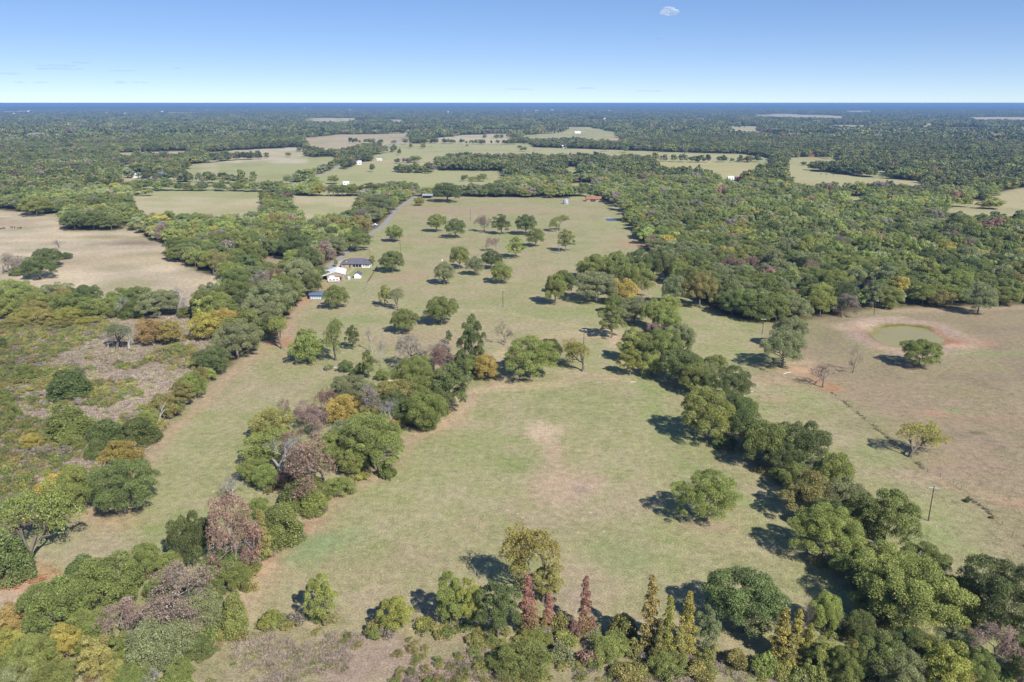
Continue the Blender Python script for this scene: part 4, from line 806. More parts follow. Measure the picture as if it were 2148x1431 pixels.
# --- brush and weeds
def tuft_mesh(seed, n_, size_, mat, hgt):
    r_ = np.random.RandomState(seed); a = r_.rand(n_) * 6.28; d = np.sqrt(r_.rand(n_)) * .5
    c = np.stack([d * np.cos(a), d * np.sin(a), np.zeros(n_)], 1); u = unit(np.stack([np.cos(a) * .6 + r_.normal(size=n_) * .3, np.sin(a) * .6 + r_.normal(size=n_) * .3, .6 + r_.rand(n_)], 1))
    s_ = unit(np.cross(u, r_.normal(size=(n_, 3)))) * size_; L = hgt * (.5 + .8 * r_.rand(n_, 1))
    V = np.stack([c - s_, c + s_, c + u * L + s_ * .3, c + u * L - s_ * .3], 1)
    return mesh_np('tuft', V.reshape(-1, 3), np.arange(n_ * 4).reshape(-1, 4), mat, r_.rand(n_))
TUFT = proto_collection('weed_tuft', [tuft_mesh(60 + s, 60, .035, WEED, .42) for s in range(5)])
BUSHES = proto_collection('brush_clump', [lod(980 + s, 3.2, 1.5, 14, .5, 1100, .085, BRUSH, .45) for s in range(5)])
def in_poly_points(poly, step, seed):
    x0, y0 = poly.min(0); x1, y1 = poly.max(0); r_ = np.random.RandomState(seed)
    gx, gy = np.meshgrid(np.arange(max(x0, -260), min(x1, 260), step), np.arange(max(y0, 100), y1, step)); gx = (gx + r_.uniform(-.5, .5, gx.shape) * step).ravel(); gy = (gy + r_.uniform(-.5, .5, gy.shape) * step).ravel()
    m_ = inside(gx, gy, poly); return gx[m_], gy[m_]
FOOT = PP([(380, 1700), (400, 1405), (470, 1350), (560, 1318), (700, 1326), (860, 1338), (1000, 1335), (1300, 1352), (1500, 1368), (1700, 1400), (1800, 1700)])
bx, by = in_poly_points(BRUSHLAND, 1.55, 31); fx, fy = in_poly_points(FOOT, 1.0, 32)
m = fbm(fx / 9, fy / 9, 12, 3) > .52; fx, fy = fx[m], fy[m]
wx, wy = np.concatenate([bx, fx]), np.concatenate([by, fy]); ws = np.concatenate([rs.uniform(.8, 1.9, len(bx)), rs.uniform(.6, 1.35, len(fx))])
scatter('dry_weeds', wx, wy, np.zeros(len(wx)), np.stack([ws * 1.2, ws * 1.2, ws], 1), rs.rand(len(wx)) * 6.28, rs.randint(0, 5, len(wx)), TUFT, 'dry brown weeds and tall grass in the brushland')
bx, by = in_poly_points(BRUSHLAND, 3.0, 35); pxx, pyy = topix(bx, by); d = fbm(bx / 22, by / 22, 41, 3) + .13 * np.clip((240 - pxx) / 180, -1, 1); m = d > .47; bx, by = bx[m], by[m]
fx, fy = in_poly_points(FOOT, 2.6, 36); fpx, _ = topix(fx, fy); m = fbm(fx / 10, fy / 10, 43, 3) + .14 * (fpx > 960) > .60; fx, fy = fx[m], fy[m]
wx, wy = np.concatenate([bx, fx]), np.concatenate([by, fy]); ws = np.concatenate([rs.uniform(2.2, 5.5, len(bx)), rs.uniform(1.5, 3.2, len(fx))])
scatter('brush', wx, wy, np.zeros(len(wx)), np.stack([ws, ws, ws * rs.uniform(.28, .55, len(ws))], 1), rs.rand(len(wx)) * 6.28, rs.randint(0, 5, len(wx)), BUSHES, 'low olive and rust coloured brush spreading over the brushland')
# short grass of the pastures, uneven in tufts
gx, gy = in_poly_points(NEAR, 1.15, 39); m = (gy < 330) & (~inside(gx, gy, FOOT)) & (np.hypot(gx, gy) > 120) & (fbm(gx / 4, gy / 4, 15, 3) + .5 * fbm(gx / 30, gy / 30, 16, 2) > .78); gx, gy = gx[m], gy[m]
pg = topix(gx, gy); m = (pg[0] > -80) & (pg[0] < W + 80); gx, gy = gx[m], gy[m]; gs = rs.uniform(.5, 1.2, len(gx))
PGRASS = leaf_material('pasture_grass_blade', [(3, (.26, .25, .115)), (3, (.22, .235, .09)), (3, (.32, .28, .16)), (2, (.37, .31, .2))], .2)
scatter('pasture_grass', gx, gy, ground_height(gx, gy), np.stack([gs * 1.1, gs * 1.1, gs * .3], 1), rs.rand(len(gx)) * 6.28, rs.randint(0, 4, len(gx)), proto_collection('grass_tuft', [tuft_mesh(260 + s, 24, .03, PGRASS, .4) for s in range(4)]), 'short patchy grass over the near pastures')
# undergrowth along the wooded hedges (too tangled to count)
ux, uy = [], []
for px_, py_, pr_ in PLANTED[:len(PL)]:
    if py_ > 340: continue
    near = np.hypot(PL[:, 0] - px_, PL[:, 1] - py_) < 11
    if near.sum() >= 4:
        for _ in range(4):
            a = rs.rand() * 6.28; q = pr_ * (.3 + .6 * rs.rand()); ux.append(px_ + q * math.cos(a)); uy.append(py_ + q * math.sin(a))
ux, uy = np.array(ux), np.array(uy); us = rs.uniform(2.0, 4.2, len(ux))
scatter('undergrowth', ux, uy, np.zeros(len(ux)), np.stack([us, us, us * rs.uniform(.4, .7, len(us))], 1), rs.rand(len(ux)) * 6.28, rs.randint(0, 5, len(ux)), BUSHES, 'tangled undergrowth beneath the hedge trees')
# ------------------------------------------------------------------ buildings
M_WHITE = surf('white_metal', (.80, .80, .79), .45, var=.08, scale=.4, stripes=(0, .35))
M_WHITEW = surf('white_siding', (.74, .73, .70), .6, var=.12, scale=.6)
M_BRICK = surf('buff_brick', srgb(214, 184, 162, .6), .85, var=.25, scale=4, spec=.2)
M_SHING = surf('grey_shingle', srgb(128, 124, 134, .62), .85, var=.3, scale=1.2, spec=.2, bump=.3)
M_BLUE = surf('blue_metal_roof', srgb(136, 156, 186, .6), .4, .15, var=.12, scale=.3, stripes=(0, .4))
M_BLUEW = surf('pale_blue_metal', srgb(160, 184, 200, .6), .5, var=.12, scale=.5, stripes=(0, .4))
M_ORANGE = surf('clay_roof', srgb(190, 138, 106, .6), .8, var=.3, scale=1.0, spec=.2)
M_PINKB = surf('pink_brick', srgb(220, 176, 148, .6), .85, var=.2, scale=3, spec=.2)
M_DARK = surf('dark_opening', (.03, .028, .026), .8, var=.2)
M_GLASS = surf('window_glass', (.05, .06, .07), .12, var=.1, spec=.6)
M_TIN = surf('galvanized_tin', (.52, .54, .56), .4, .35, var=.2, scale=.4, stripes=(0, .3))
M_TAN = surf('tan_siding', srgb(200, 182, 156, .6), .7, var=.2)
M_REDP = surf('red_paint', (.30, .085, .075), .5, var=.2)
M_WOOD = surf('weathered_wood', (.19, .145, .11), .9, var=.35, scale=4, spec=.1)
M_CREO = surf('creosote_pole', (.085, .06, .045), .9, var=.3, scale=2, spec=.1)
M_STEEL = surf('dull_steel', (.30, .30, .31), .5, .4, var=.2)
M_RUBBER = surf('tyre_rubber', (.025, .025, .027), .85, var=.2)
M_BLUEP = surf('blue_tarp', srgb(124, 144, 166, .55), .5, var=.2)
M_BLACK = surf('black_hide', (.022, .02, .019), .8, var=.3)
M_SLATE = surf('dark_slate_roof', srgb(96, 100, 124, .6), .7, var=.2)
def roof_gable(L, D, z0, rh, oh, th=.18):
    """two slabs meeting in a ridge along x"""
    mb = MB(); hx = L / 2 + oh; hy = D / 2 + oh; ze = z0 - rh * oh / (D / 2)
    v = [(-hx, -hy, ze), (hx, -hy, ze), (hx, 0, z0 + rh), (-hx, 0, z0 + rh), (hx, hy, ze), (-hx, hy, ze)]
    v += [(x, y, z + th) for x, y, z in v]
    return mb.add(v, [(0, 1, 2, 3), (3, 2, 4, 5), (6, 9, 8, 7), (9, 11, 10, 8), (0, 6, 7, 1), (5, 4, 10, 11), (1, 7, 8, 2), (2, 8, 10, 4), (0, 3, 9, 6), (3, 5, 11, 9)])
def roof_hip(L, D, z0, rh, oh, th=.18):
    mb = MB(); hx = L / 2 + oh; hy = D / 2 + oh; r = max(L / 2 - D / 2, .5)
    v = [(-hx, -hy, z0 - .1), (hx, -hy, z0 - .1), (hx, hy, z0 - .1), (-hx, hy, z0 - .1)]; v += [(x, y, z + th) for x, y, z in v]; v += [(-r, 0, z0 + rh), (r, 0, z0 + rh)]
    return mb.add(v, [(3, 2, 1, 0), (0, 1, 5, 4), (1, 2, 6, 5), (2, 3, 7, 6), (3, 0, 4, 7), (4, 5, 9, 8), (5, 6, 9), (6, 7, 8, 9), (7, 4, 8)])
def wall_gable(L, D, h, rh):
    return MB().add([(-L / 2, -D / 2, -.3), (L / 2, -D / 2, -.3), (L / 2, D / 2, -.3), (-L / 2, D / 2, -.3), (-L / 2, -D / 2, h), (L / 2, -D / 2, h), (L / 2, D / 2, h), (-L / 2, D / 2, h), (-L / 2, 0, h + rh), (L / 2, 0, h + rh)],
                    [(3, 2, 1, 0), (0, 1, 5, 4), (2, 3, 7, 6), (1, 2, 6, 9, 5), (3, 0, 4, 8, 7), (4, 5, 9, 8), (6, 7, 8, 9)])
def window(par, x, y, z, w_, h, face=-1, frame=M_WHITEW, pane=M_GLASS):
    """a framed window on a wall facing -y (face -1) or +x / -x (face 1, 2)"""
    t = .07
    def bx(mb, a0, a1, z0, z1, d0, d1):
        if face == -1: mb.box(x + a0, x + a1, y - d1, y - d0, z0, z1)
        elif face == 1: mb.box(x + d0, x + d1, y + a0, y + a1, z0, z1)
        else: mb.box(x - d1, x - d0, y + a0, y + a1, z0, z1)
    o = MB(); bx(o, -w_ / 2, w_ / 2, z, z + h, .01, .03); ob = o.build('window', pane, par)
    f = MB()
    for a0, a1, z0, z1 in ((-w_ / 2 - t, w_ / 2 + t, z + h, z + h + t), (-w_ / 2 - t, w_ / 2 + t, z - t, z), (-w_ / 2 - t, -w_ / 2, z, z + h), (w_ / 2, w_ / 2 + t, z, z + h), (-.03, .03, z, z + h)): bx(f, a0, a1, z0, z1, .005, .06)
    f.build('frame', frame, ob); return ob
def door(par, x, y, z, w_, h, mat=M_DARK, name='door', face=-1):
    mb = MB()
    if face == -1: mb.box(x - w_ / 2, x + w_ / 2, y - .05, y - .005, z, z + h)
    else: mb.box(x + .005, x + .05, y - w_ / 2, y + w_ / 2, z, z + h)
    return mb.build(name, mat, par)
def simple_house(name, label, cat, loc, rz, L, D, h, rh, wmat, rmat, group=None, hip=False, wins=3, dmat=M_DARK, oh=.4):
    o = empty(name, loc, rz)
    (MB().box(-L / 2, L / 2, -D / 2, D / 2, -.3, h) if hip else wall_gable(L, D, h, rh)).build('wall', wmat, o)
    (roof_hip if hip else roof_gable)(L, D, h + .02, rh, oh).build('roof', rmat, o)
    xs = [(-.5 + (i + .5) / (wins + 1)) * L for i in range(wins + 1)] if wins else []
    for i, x in enumerate(xs):
        if i == (wins + 1) // 2: door(o, x, -D / 2, 0, min(1.1, L * .12), min(2.05, h * .85), dmat)
        else: window(o, x, -D / 2, h * .36, min(1.3, L / (wins + 1) * .5), h * .4)
    return tag(o, label, cat, group)
# --- brick ranch house
(x0, y0), (x1, _) = P(716, 561.5), P(776, 561.5)
L = x1 - x0; hs = empty('ranch_house', ((x0 + x1) / 2, y0 + 6.0, 0), 0.0)
D = 12.0; hh = 2.6
MB().box(-L / 2, -L * .12, -D / 2, D / 2, -.3, hh).build('wall', M_BRICK, hs)
MB().box(L * .22, L / 2, -D / 2, D / 2, -.3, hh).build('wall', M_WHITEW, hs)
MB().box(-L * .12, L * .22, -D / 2 + 2.6, D / 2, -.3, hh).build('wall', surf('porch_wall', srgb(150, 110, 92, .5), .8, var=.2), hs)
MB().box(-L * .12, L * .22, -D / 2 - .4, -D / 2 + 2.6, -.2, .12).build('porch_floor', surf('concrete', (.42, .38, .34), .9, var=.2), hs)
rf = roof_hip(L, D, hh, 2.9, .7).build('roof', M_SHING, hs)
MB().tube([(-6.5, -4.2, 3.3), (-6.5, -4.2, 4.1)], .3, 8).build('vent', M_WHITEW, rf); MB().box(-3.2, -2.4, 1.5, 2.3, 4.2, 6.0).build('chimney', M_BRICK, rf)
for i in range(4): MB().box(-L * .1 + i * L * .1, -L * .1 + i * L * .1 + .15, -D / 2 - .1, -D / 2 + .05, .12, hh).build('porch_post', M_WHITEW, hs)
door(hs, L * .05, -D / 2 + 2.6, .12, 1.0, 2.05, M_WOOD); window(hs, -L * .05, -D / 2 + 2.6, .9, 1.4, 1.2); window(hs, L * .15, -D / 2 + 2.6, .9, 1.4, 1.2)
for fx_ in (.29, .37, .44): window(hs, L * fx_, -D / 2, .8, 1.0, 1.3)
window(hs, -L * .40, -D / 2, 1.0, 1.2, 1.0); door(hs, -L * .2, -D / 2, 0, .9, 2.0, M_DARK)
for fy_ in (-3, 1, 4): window(hs, L / 2, fy_, .9, 1.2, 1.1, 1)
tag(hs, 'brick ranch house with a grey hip roof and shaded porch', 'house')
# --- white workshop with lean-to
wx_, wy_ = P(701, 588); ws_ = empty('workshop', (wx_, wy_ + 8.2, 0), math.radians(8))
g = wall_gable(16, 11, 3.6, 1.7); g.v = [(y, x, z) for x, y, z in g.v]; g.build('wall', M_TAN, ws_)
g = roof_gable(16, 11, 3.62, 1.7, .5); g.v = [(y, x, z) for x, y, z in g.v]; r_ = g.build('roof', M_WHITE, ws_)
MB().add([(-10.8, -8.4, 2.5), (-5.6, -8.4, 3.35), (-5.6, 8.4, 3.35), (-10.8, 8.4, 2.5), (-10.8, -8.4, 2.62), (-5.6, -8.4, 3.47), (-5.6, 8.4, 3.47), (-10.8, 8.4, 2.62)],
         [(3, 2, 1, 0), (4, 5, 6, 7), (0, 1, 5, 4), (1, 2, 6, 5), (2, 3, 7, 6), (3, 0, 4, 7)]).build('lean_to_roof', M_WHITE, ws_)
for i in range(4): MB().box(-10.6, -10.45, -8.2 + i * 5.4, -8.05 + i * 5.4, -.2, 2.55).build('post', M_STEEL, ws_)
MB().box(-10.5, -5.7, 7.9, 8.1, -.2, 2.5).build('back_panel', M_TAN, ws_)
door(ws_, -2.4, -8, 0, 3.2, 3.0, M_WHITEW, 'roller_door'); door(ws_, 2.6, -8, 0, 1.0, 2.1, M_DARK); window(ws_, 5.5, -2, 1.2, 1.2, 1.0, 1); window(ws_, 5.5, 3, 1.2, 1.2, 1.0, 1)
tag(ws_, 'white roofed metal workshop with an open lean-to', 'workshop')
# --- camper trailer in front of it
def wheel(par, x, y, r, wd=.22, name='wheel'):
    mb = MB(); pts = [(x, y - wd / 2, r), (x, y + wd / 2, r)]; o = mb.tube(pts, r, 14).build(name, M_RUBBER, par)
    MB().tube([(x, y - wd / 2 - .01, r), (x, y + wd / 2 + .01, r)], r * .55, 10).build('rim', M_STEEL, o); return o
tx, ty = P(701, 591.5); tr_ = empty('camper_trailer', (tx, ty, 0), math.radians(4))
prof = [(-3.4, .5), (3.3, .5), (3.6, 1.2), (3.3, 2.55), (2.9, 2.75), (-3.2, 2.75), (-3.6, 2.3), (-3.7, 1.0)]
MB().add([(x, s * 1.15, z) for s in (-1, 1) for x, z in prof], [tuple(range(8)), tuple(range(15, 7, -1))] + [(i, (i + 1) % 8, (i + 1) % 8 + 8, i + 8) for i in range(8)]).build('body', M_WHITEW, tr_)
MB().box(-3.3, 3.3, -1.18, -1.155, 1.0, 1.25).build('red_stripe', M_REDP, tr_); MB().box(-3.0, 3.0, -1.0, 1.0, 2.755, 2.78).build('roof_cover', M_WHITEW, tr_)
for x in (-2.2, .2, 2.2): window(tr_, x, -1.15, 1.5, 1.0, .6)
door(tr_, 1.25, -1.15, .6, .65, 1.8, M_WHITEW)
for x in (-.45, .45):
    for y in (-1.0, 1.0): wheel(tr_, x, y, .36)
MB().tube([(-3.6, 0, .55), (-4.8, 0, .5)], .06, 6).build('tow_bar', M_STEEL, tr_)
tag(tr_, 'white camper trailer with a red stripe parked at the workshop', 'trailer')
ax, ay = P(712, 589); aw = empty('red_awning', (ax, ay, 0), math.radians(6))
MB().add([(-2, -.9, 2.2), (2, -.9, 2.2), (2, .9, 2.6), (-2, .9, 2.6), (-2, -.9, 2.26), (2, -.9, 2.26), (2, .9, 2.66), (-2, .9, 2.66)], [(3, 2, 1, 0), (4, 5, 6, 7), (0, 1, 5, 4), (1, 2, 6, 5), (2, 3, 7, 6), (3, 0, 4, 7)]).build('canopy', M_REDP, aw)
for sx in (-1.9, 1.9): MB().tube([(sx, -.85, -.1), (sx, -.85, 2.2)], .05, 6).build('post', M_STEEL, aw); MB().tube([(sx, .85, -.1), (sx, .85, 2.56)], .05, 6).build('post', M_STEEL, aw)
tag(aw, 'small red awning beside the white workshop', 'awning')
sx_, sy_ = P(750, 584); simple_house('garden_shed', 'small white gabled garden shed in the ranch yard', 'shed', (sx_, sy_ + 2.2, 0), math.radians(90), 5.0, 4.2, 2.5, 1.3, M_WHITEW, M_SHING, wins=1)
sx_, sy_ = P(731, 587); t_ = empty('water_tank', (sx_, sy_ + 1, 0)); MB().lathe([(1.15, -.1), (1.15, 1.9), (1.0, 2.05), (.3, 2.35), (.02, 2.4)], 18).build('tank_body', M_TIN, t_, True); MB().lathe([(.3, 2.33), (.3, 2.5), (.02, 2.5)], 10).build('lid', M_STEEL, t_); tag(t_, 'small pale tank beside the garden shed', 'tank')
# --- blue barn
(x0, y0) = P(650, 628.5); L = px2m(48, y0); bb = empty('blue_barn', (x0 + L / 2, y0 + 4.5, 0), math.radians(-2))
wall_gable(L, 9, 2.7, 1.1).build('wall', M_BLUEW, bb); roof_gable(L, 9, 2.72, 1.1, .5).build('roof', M_BLUE, bb)
for i in range(5): MB().box(-L / 2 + .8 + i * 1.25, -L / 2 + 1.6 + i * 1.25, -4.56, -4.505, .35, 1.2).build('white_panel', M_WHITEW, bb)
door(bb, L * .22, -4.5, 0, 3.0, 2.3, M_BLUEW, 'sliding_door'); MB().box(-L / 2 - .4, L / 2 + .4, -5.05, -5.0, 2.38, 2.6).build('gutter', M_SLATE, bb)
tag(bb, 'low blue metal barn with white panels along its front', 'barn')
# --- yard fence, small yard things
def fence(name, label, pts, step, hgt, post_r, pmat, wires, wmat, board=False):
    q = PP(pts); o = empty(name, (q[0][0], q[0][1], 0)); off = q[0]; P_ = []
    for a, b in zip(q[:-1], q[1:]):
        k = max(1, int(round(np.hypot(*(b - a)) / step))); P_ += [a + (b - a) * i / k for i in range(k)]
    P_.append(q[-1]); P_ = np.array(P_) - off
    pm = MB().tube([(0, 0, -.4), (0, 0, hgt)], post_r, 6).mesh('post', pmat)
    for x, y in P_:
        c = bpy.data.objects.new('post', pm); link(c, o); c.location = (x, y, 0); c.rotation_euler = (RS.normal() * .04, RS.normal() * .04, RS.rand() * 6)
    for i in range(wires):
        z = hgt * (.92 - .75 * i / max(wires - 1, 1)); mb = MB()
        if board:
            for a, b in zip(P_[:-1], P_[1:]):
                n_ = np.array([-(b - a)[1], (b - a)[0]]); n_ = n_ / (np.linalg.norm(n_) + 1e-6) * .03
                mb.add([(p[0] + s * n_[0], p[1] + s * n_[1], z + dz) for dz in (-.09, .09) for p in (a, b) for s in (-1, 1)], [(0, 1, 3, 2), (4, 6, 7, 5), (0, 2, 6, 4), (1, 5, 7, 3)])
        else: mb.tube([(x, y, z) for x, y in P_], .012, 4)
        mb.build('rail' if board else 'wire', wmat, o)
    return tag(o, label, 'fence')
fence('yard_fence', 'dark low fence along the side of the ranch yard', [(792, 560), (788, 567), (780, 580), (772, 592)], 2.5, 1.3, .06, M_WOOD, 4, M_WOOD, True)
fence('back_yard_fence', 'thin wire fence below the garden shed', [(772, 592), (750, 593), (728, 595), (690, 597)], 3.0, 1.2, .05, M_STEEL, 3, M_STEEL)
fence('lower_yard_fence', 'thin wire fence running from the blue barn yard', [(772, 592), (760, 618), (757, 628), (735, 630)], 3.5, 1.2, .05, M_STEEL, 3, M_STEEL)
fence('pasture_fence', 'long wire fence dividing the pond field from the hedge strip', [(1745, 823), (1775, 847), (1800, 867), (1832, 893), (1862, 918), (1912, 962), (1945, 990), (2000, 1012), (2032, 1044), (2080, 1080), (2148, 1148), (2240, 1230)], 5.0, 1.35, .055, M_WOOD, 4, M_STEEL)
fx, fy = [], []
q = PP([(1745, 823), (1775, 847), (1800, 867), (1832, 893), (1862, 918), (1912, 962), (1945, 990), (2000, 1012), (2032, 1044), (2080, 1080), (2148, 1148)])
for a, b in zip(q[:-1], q[1:]):
    k = int(np.hypot(*(b - a)) / .55)
    for i in range(k):
        p = a + (b - a) * (i + RS.rand()) / k
        if fbm(np.array([p[0] / 6]), np.array([p[1] / 6]), 3, 2)[0] > .47: fx.append(p[0] + RS.normal() * .35); fy.append(p[1] + RS.normal() * .35)
fx, fy = np.array(fx), np.array(fy); us = RS.uniform(.3, .75, len(fx))
GREENTUFT = leaf_material('fence_grass', [(2, (.17, .175, .08)), (2, (.22, .2, .1)), (2, (.27, .22, .15))], .15)
scatter('fence_line_grass', fx, fy, np.zeros(len(fx)), np.stack([us * 1.3, us * 1.3, us], 1), RS.rand(len(fx)) * 6.28, RS.randint(0, 3, len(fx)), proto_collection('fence_tuft', [tuft_mesh(160 + s, 40, .05, GREENTUFT, .6) for s in range(3)]), 'tall dark grass growing along the wire fence')
plant('shrub', 'dg', *P(2030, 1053), 2.0, 1.3, 'small dark bush on the wire fence line', None); plant('shrub', 'ol', *P(2082, 1088), 1.4, 1.0, 'tiny olive bush on the wire fence line', None)
# --- far ranch buildings
def open_shed(name, label, x0, x1, yb, D, h, rh, rmat):
    (a, y0), (b, _) = P(x0, yb), P(x1, yb); L = b - a; o = empty(name, ((a + b) / 2, y0 + D / 2, 0))
    roof_gable(L, D, h, rh, .4).build('roof', rmat, o)
    for i in range(4):
        for s in (-1, 1): MB().box(-L / 2 + i * L / 3 - .1, -L / 2 + i * L / 3 + .1, s * D / 2 - .1, s * D / 2 + .1, -.3, h).build('post', M_WOOD, o)
    MB().box(-L / 2 + .1, L / 2 - .1, D / 2 - .25, D / 2 - .15, 0, h - .1).build('back_wall', M_WOOD, o); return tag(o, label, 'shed')
open_shed('pole_barn', 'open-sided shed with a pale metal roof by the drive', 886, 907, 416.5, 8.5, 3.4, 1.3, M_TIN)
(a, y0), (b, _) = P(1230, 423), P(1261, 423); L = b - a
th_ = simple_house('tile_roofed_house', 'long low house with orange roof at the pasture corner', 'house', ((a + b) / 2, y0 + 4.5, 0), 0.02, L, 9, 3.0, 2.4, M_PINKB, M_ORANGE, hip=False, wins=5, oh=.6)
MB().box(-3.8, 2.0, -4.56, -4.51, 0, 2.5).build('carport_opening', M_DARK, th_)
bx_, by_ = P(1187, 428); gb = empty('grain_bin', (bx_, by_, 0)); MB().lathe([(3.0, -.2), (3.0, 4.4), (2.95, 4.5)], 26).build('bin_wall', M_TIN, gb, True); MB().lathe([(3.15, 4.45), (1.6, 5.4), (.4, 6.1), (.02, 6.15)], 26).build('conical_roof', M_TIN, gb)
for i in range(4): MB().lathe([(3.02, .9 * i + .6), (3.06, .9 * i + .65), (3.02, .9 * i + .7)], 26).build('hoop', M_STEEL, gb)
MB().box(-.5, .5, -3.12, -3.0, .4, 1.9).build('hatch', M_STEEL, gb); tag(gb, 'round silver grain bin near the orange-roofed house', 'grain bin')
lp = P(1180, 430); 
# parked vehicles
def pickup(name, label, loc, rz, mat, cat='pickup'):
    o = empty(name, loc, rz)
    pr = [(-2.7, .45), (2.6, .45), (2.75, .8), (2.6, 1.05), (1.3, 1.15), (.7, 1.75), (-.75, 1.78), (-.95, 1.15), (-2.75, 1.12)]
    k = len(pr); MB().add([(x, s * (.95 if z < 1.2 else .78), z) for s in (-1, 1) for x, z in pr], [tuple(range(k)), tuple(range(2 * k - 1, k - 1, -1))] + [(i, (i + 1) % k, (i + 1) % k + k, i + k) for i in range(k)]).build('body', mat, o)
    for s in (-1, 1): MB().add([(x, s * y, z) for x, y, z in ((-.75, .94, 1.2), (1.1, .94, 1.2), (.6, .81, 1.68), (-.68, .81, 1.7))], [(0, 1, 2, 3)]).build('side_window', M_GLASS, o)
    MB().add([(1.27, -.8, 1.2), (1.27, .8, 1.2), (.78, .72, 1.7), (.78, -.72, 1.7)], [(0, 1, 2, 3)]).build('windscreen', M_GLASS, o)
    for x in (-1.75, 1.75):
        for y in (-.85, .85): wheel(o, x, y, .38, .25)
    for y in (-.65, .65): MB().box(2.7, 2.78, y - .16, y + .16, .72, .9).build('headlight', M_WHITEW, o)
    return tag(o, label, cat)
M_CARW = surf('white_car_paint', (.75, .75, .75), .25, var=.05); M_CARB = surf('blue_car_paint', (.08, .16, .26), .25, var=.05); M_CARG = surf('grey_car_paint', (.2, .22, .26), .25, var=.05)
pickup('pickup_truck', 'white pickup parked under trees beside the driveway', (*P(786, 473), .0), 2.6, M_CARW); pickup('parked_truck', 'dark grey truck parked in the shade beside the driveway', (*P(780, 476), .0), 2.5, M_CARG, 'truck')
# cottage hidden in the wood behind the pond
simple_house('cottage', 'white cottage with blue roof half hidden in the wood', 'cottage', (*P(1762, 606), 0), .3, 9, 6, 2.8, 1.6, M_WHITEW, M_BLUEP, wins=3)
simple_house('mobile_home', 'pale grey mobile home under the trees behind the pond', 'mobile home', (*P(1818, 628), 0), .1, 8, 4, 2.6, .7, M_TAN, M_TIN, wins=2)
pickup('parked_car', 'white car parked in the yard behind the pond', (*P(1815, 637), 0), .2, M_CARW, 'car'); pickup('parked_car', 'teal blue car near the cottage in the wood', (*P(1797, 608), 0), .6, surf('teal_car_paint', (.10, .28, .34), .25, var=.05), 'car')
# distant farms
FARMS = [
('white_barn', 'long white barn beside the gravel lane', 'barn', 275, 307, 373, 12, 4.2, 2, M_WHITE, M_WHITE), ('farmhouse', 'pale blue farmhouse at the end of the gravel lane', 'house', 330, 351, 369, 11, 3.4, 2.4, M_BLUEW, M_BLUE),
('villa', 'white house with a dark hip roof in the far wood', 'house', 0, 28, 334, 16, 4.0, 4, M_WHITEW, M_SLATE), ('farmhouse', 'white farmhouse beside the country road', 'house', 740, 757, 346, 12, 4, 3, M_WHITEW, M_WHITE), ('garage', 'small white garage behind the roadside farmhouse', 'garage', 762, 772, 337, 10, 3.4, 2, M_WHITEW, M_WHITE),
('trailer_home', 'narrow white trailer home on the roadside field', 'mobile home', 790, 801, 337, 6, 3, .8, M_WHITEW, M_WHITE), ('metal_barn', 'white metal barn in the green hill field', 'barn', 1205, 1218, 280, 16, 5, 2.5, M_WHITE, M_WHITE), ('metal_barn', 'tan barn in the green hill field', 'barn', 1222, 1230, 280, 16, 4, 2, M_TAN, M_TIN),
('white_house', 'white house at the end of the wooded strip in the wide field', 'house', 1179, 1189, 311, 12, 4, 3, M_WHITEW, M_WHITE), ('red_barn', 'long red barn beyond the far green field', 'barn', 1680, 1709, 329, 14, 4.5, 2, M_REDP, surf('red_roof', srgb(150, 70, 62, .6), .6, var=.2)), ('white_shed', 'white shed beside the long red barn', 'shed', 1654, 1666, 330, 12, 4, 2, M_WHITE, M_WHITE), ('white_shed', 'pale blue shed between the white shed and red barn', 'shed', 1668, 1677, 330, 12, 4, 2, M_BLUEW, M_BLUE),
('brick_house', 'house with an orange roof in the small wood clearing', 'house', 1545, 1565, 380, 12, 3.2, 2.8, M_PINKB, M_ORANGE), ('white_shed', 'pale metal shed next to the orange roof in the clearing', 'shed', 1528, 1540, 377, 10, 3, 1.6, M_WHITE, M_WHITE), ('long_house', 'low tan house on bare earth beyond the wide field', 'house', 1278, 1298, 297, 14, 4, 2.5, M_TAN, M_PINKB),
('white_shed', 'white shed behind the row of trees near the open shed', 'shed', 719, 731, 388, 9, 3, 1.4, M_WHITE, M_WHITE), ('white_house', 'white house with sheds far beyond the pale fields', 'house', 753, 775, 247, 40, 8, 4, M_WHITE, M_WHITE), ('blue_trailer', 'small blue trailer by the field hedge', 'trailer', 884, 891, 361, 5, 2.8, .8, M_BLUEP, M_BLUEP), ('white_house', 'white house tucked behind the hedge of the pale field', 'house', 644, 656, 272, 16, 5, 3, M_WHITEW, M_WHITE)]
for nm, lb, ct, x0, x1, yb, D, h, rh, wm_, rm_ in FARMS:
    (a, y0), (b, _) = P(x0, yb), P(x1, yb); L = max(b - a, 4)
    simple_house(nm, lb, ct, ((a + b) / 2, y0 + D / 2, 0), RS.uniform(-.15, .15), L, D, h, rh, wm_, rm_, hip=(nm == 'villa'), wins=2 if L > 9 else 1)
FLECKS = [(190, 300), (85, 318), (200, 299), (263, 240), (290, 240), (225, 239), (150, 250), (340, 236), (435, 232), (640, 227), (975, 228), (1017, 251), (1100, 234), (1120, 252), (1126, 234), (1158, 232), (1278, 234), (1255, 248), (1268, 250), (1470, 270), (1490, 276), (1505, 253), (1525, 253), (1640, 270), (1650, 268), (1900, 272), (2030, 240), (2060, 262), (1320, 278), (940, 236), (30, 240), (60, 235), (735, 232), (1995, 262), (1800, 236)]
pw = simple_house('distant_house', 'distant pale house among the hazy trees', 'house', (0, 0, 0), 0, 14, 10, 9, 4, M_WHITEW, M_WHITE, 'pale houses in the hazy distance', wins=1)
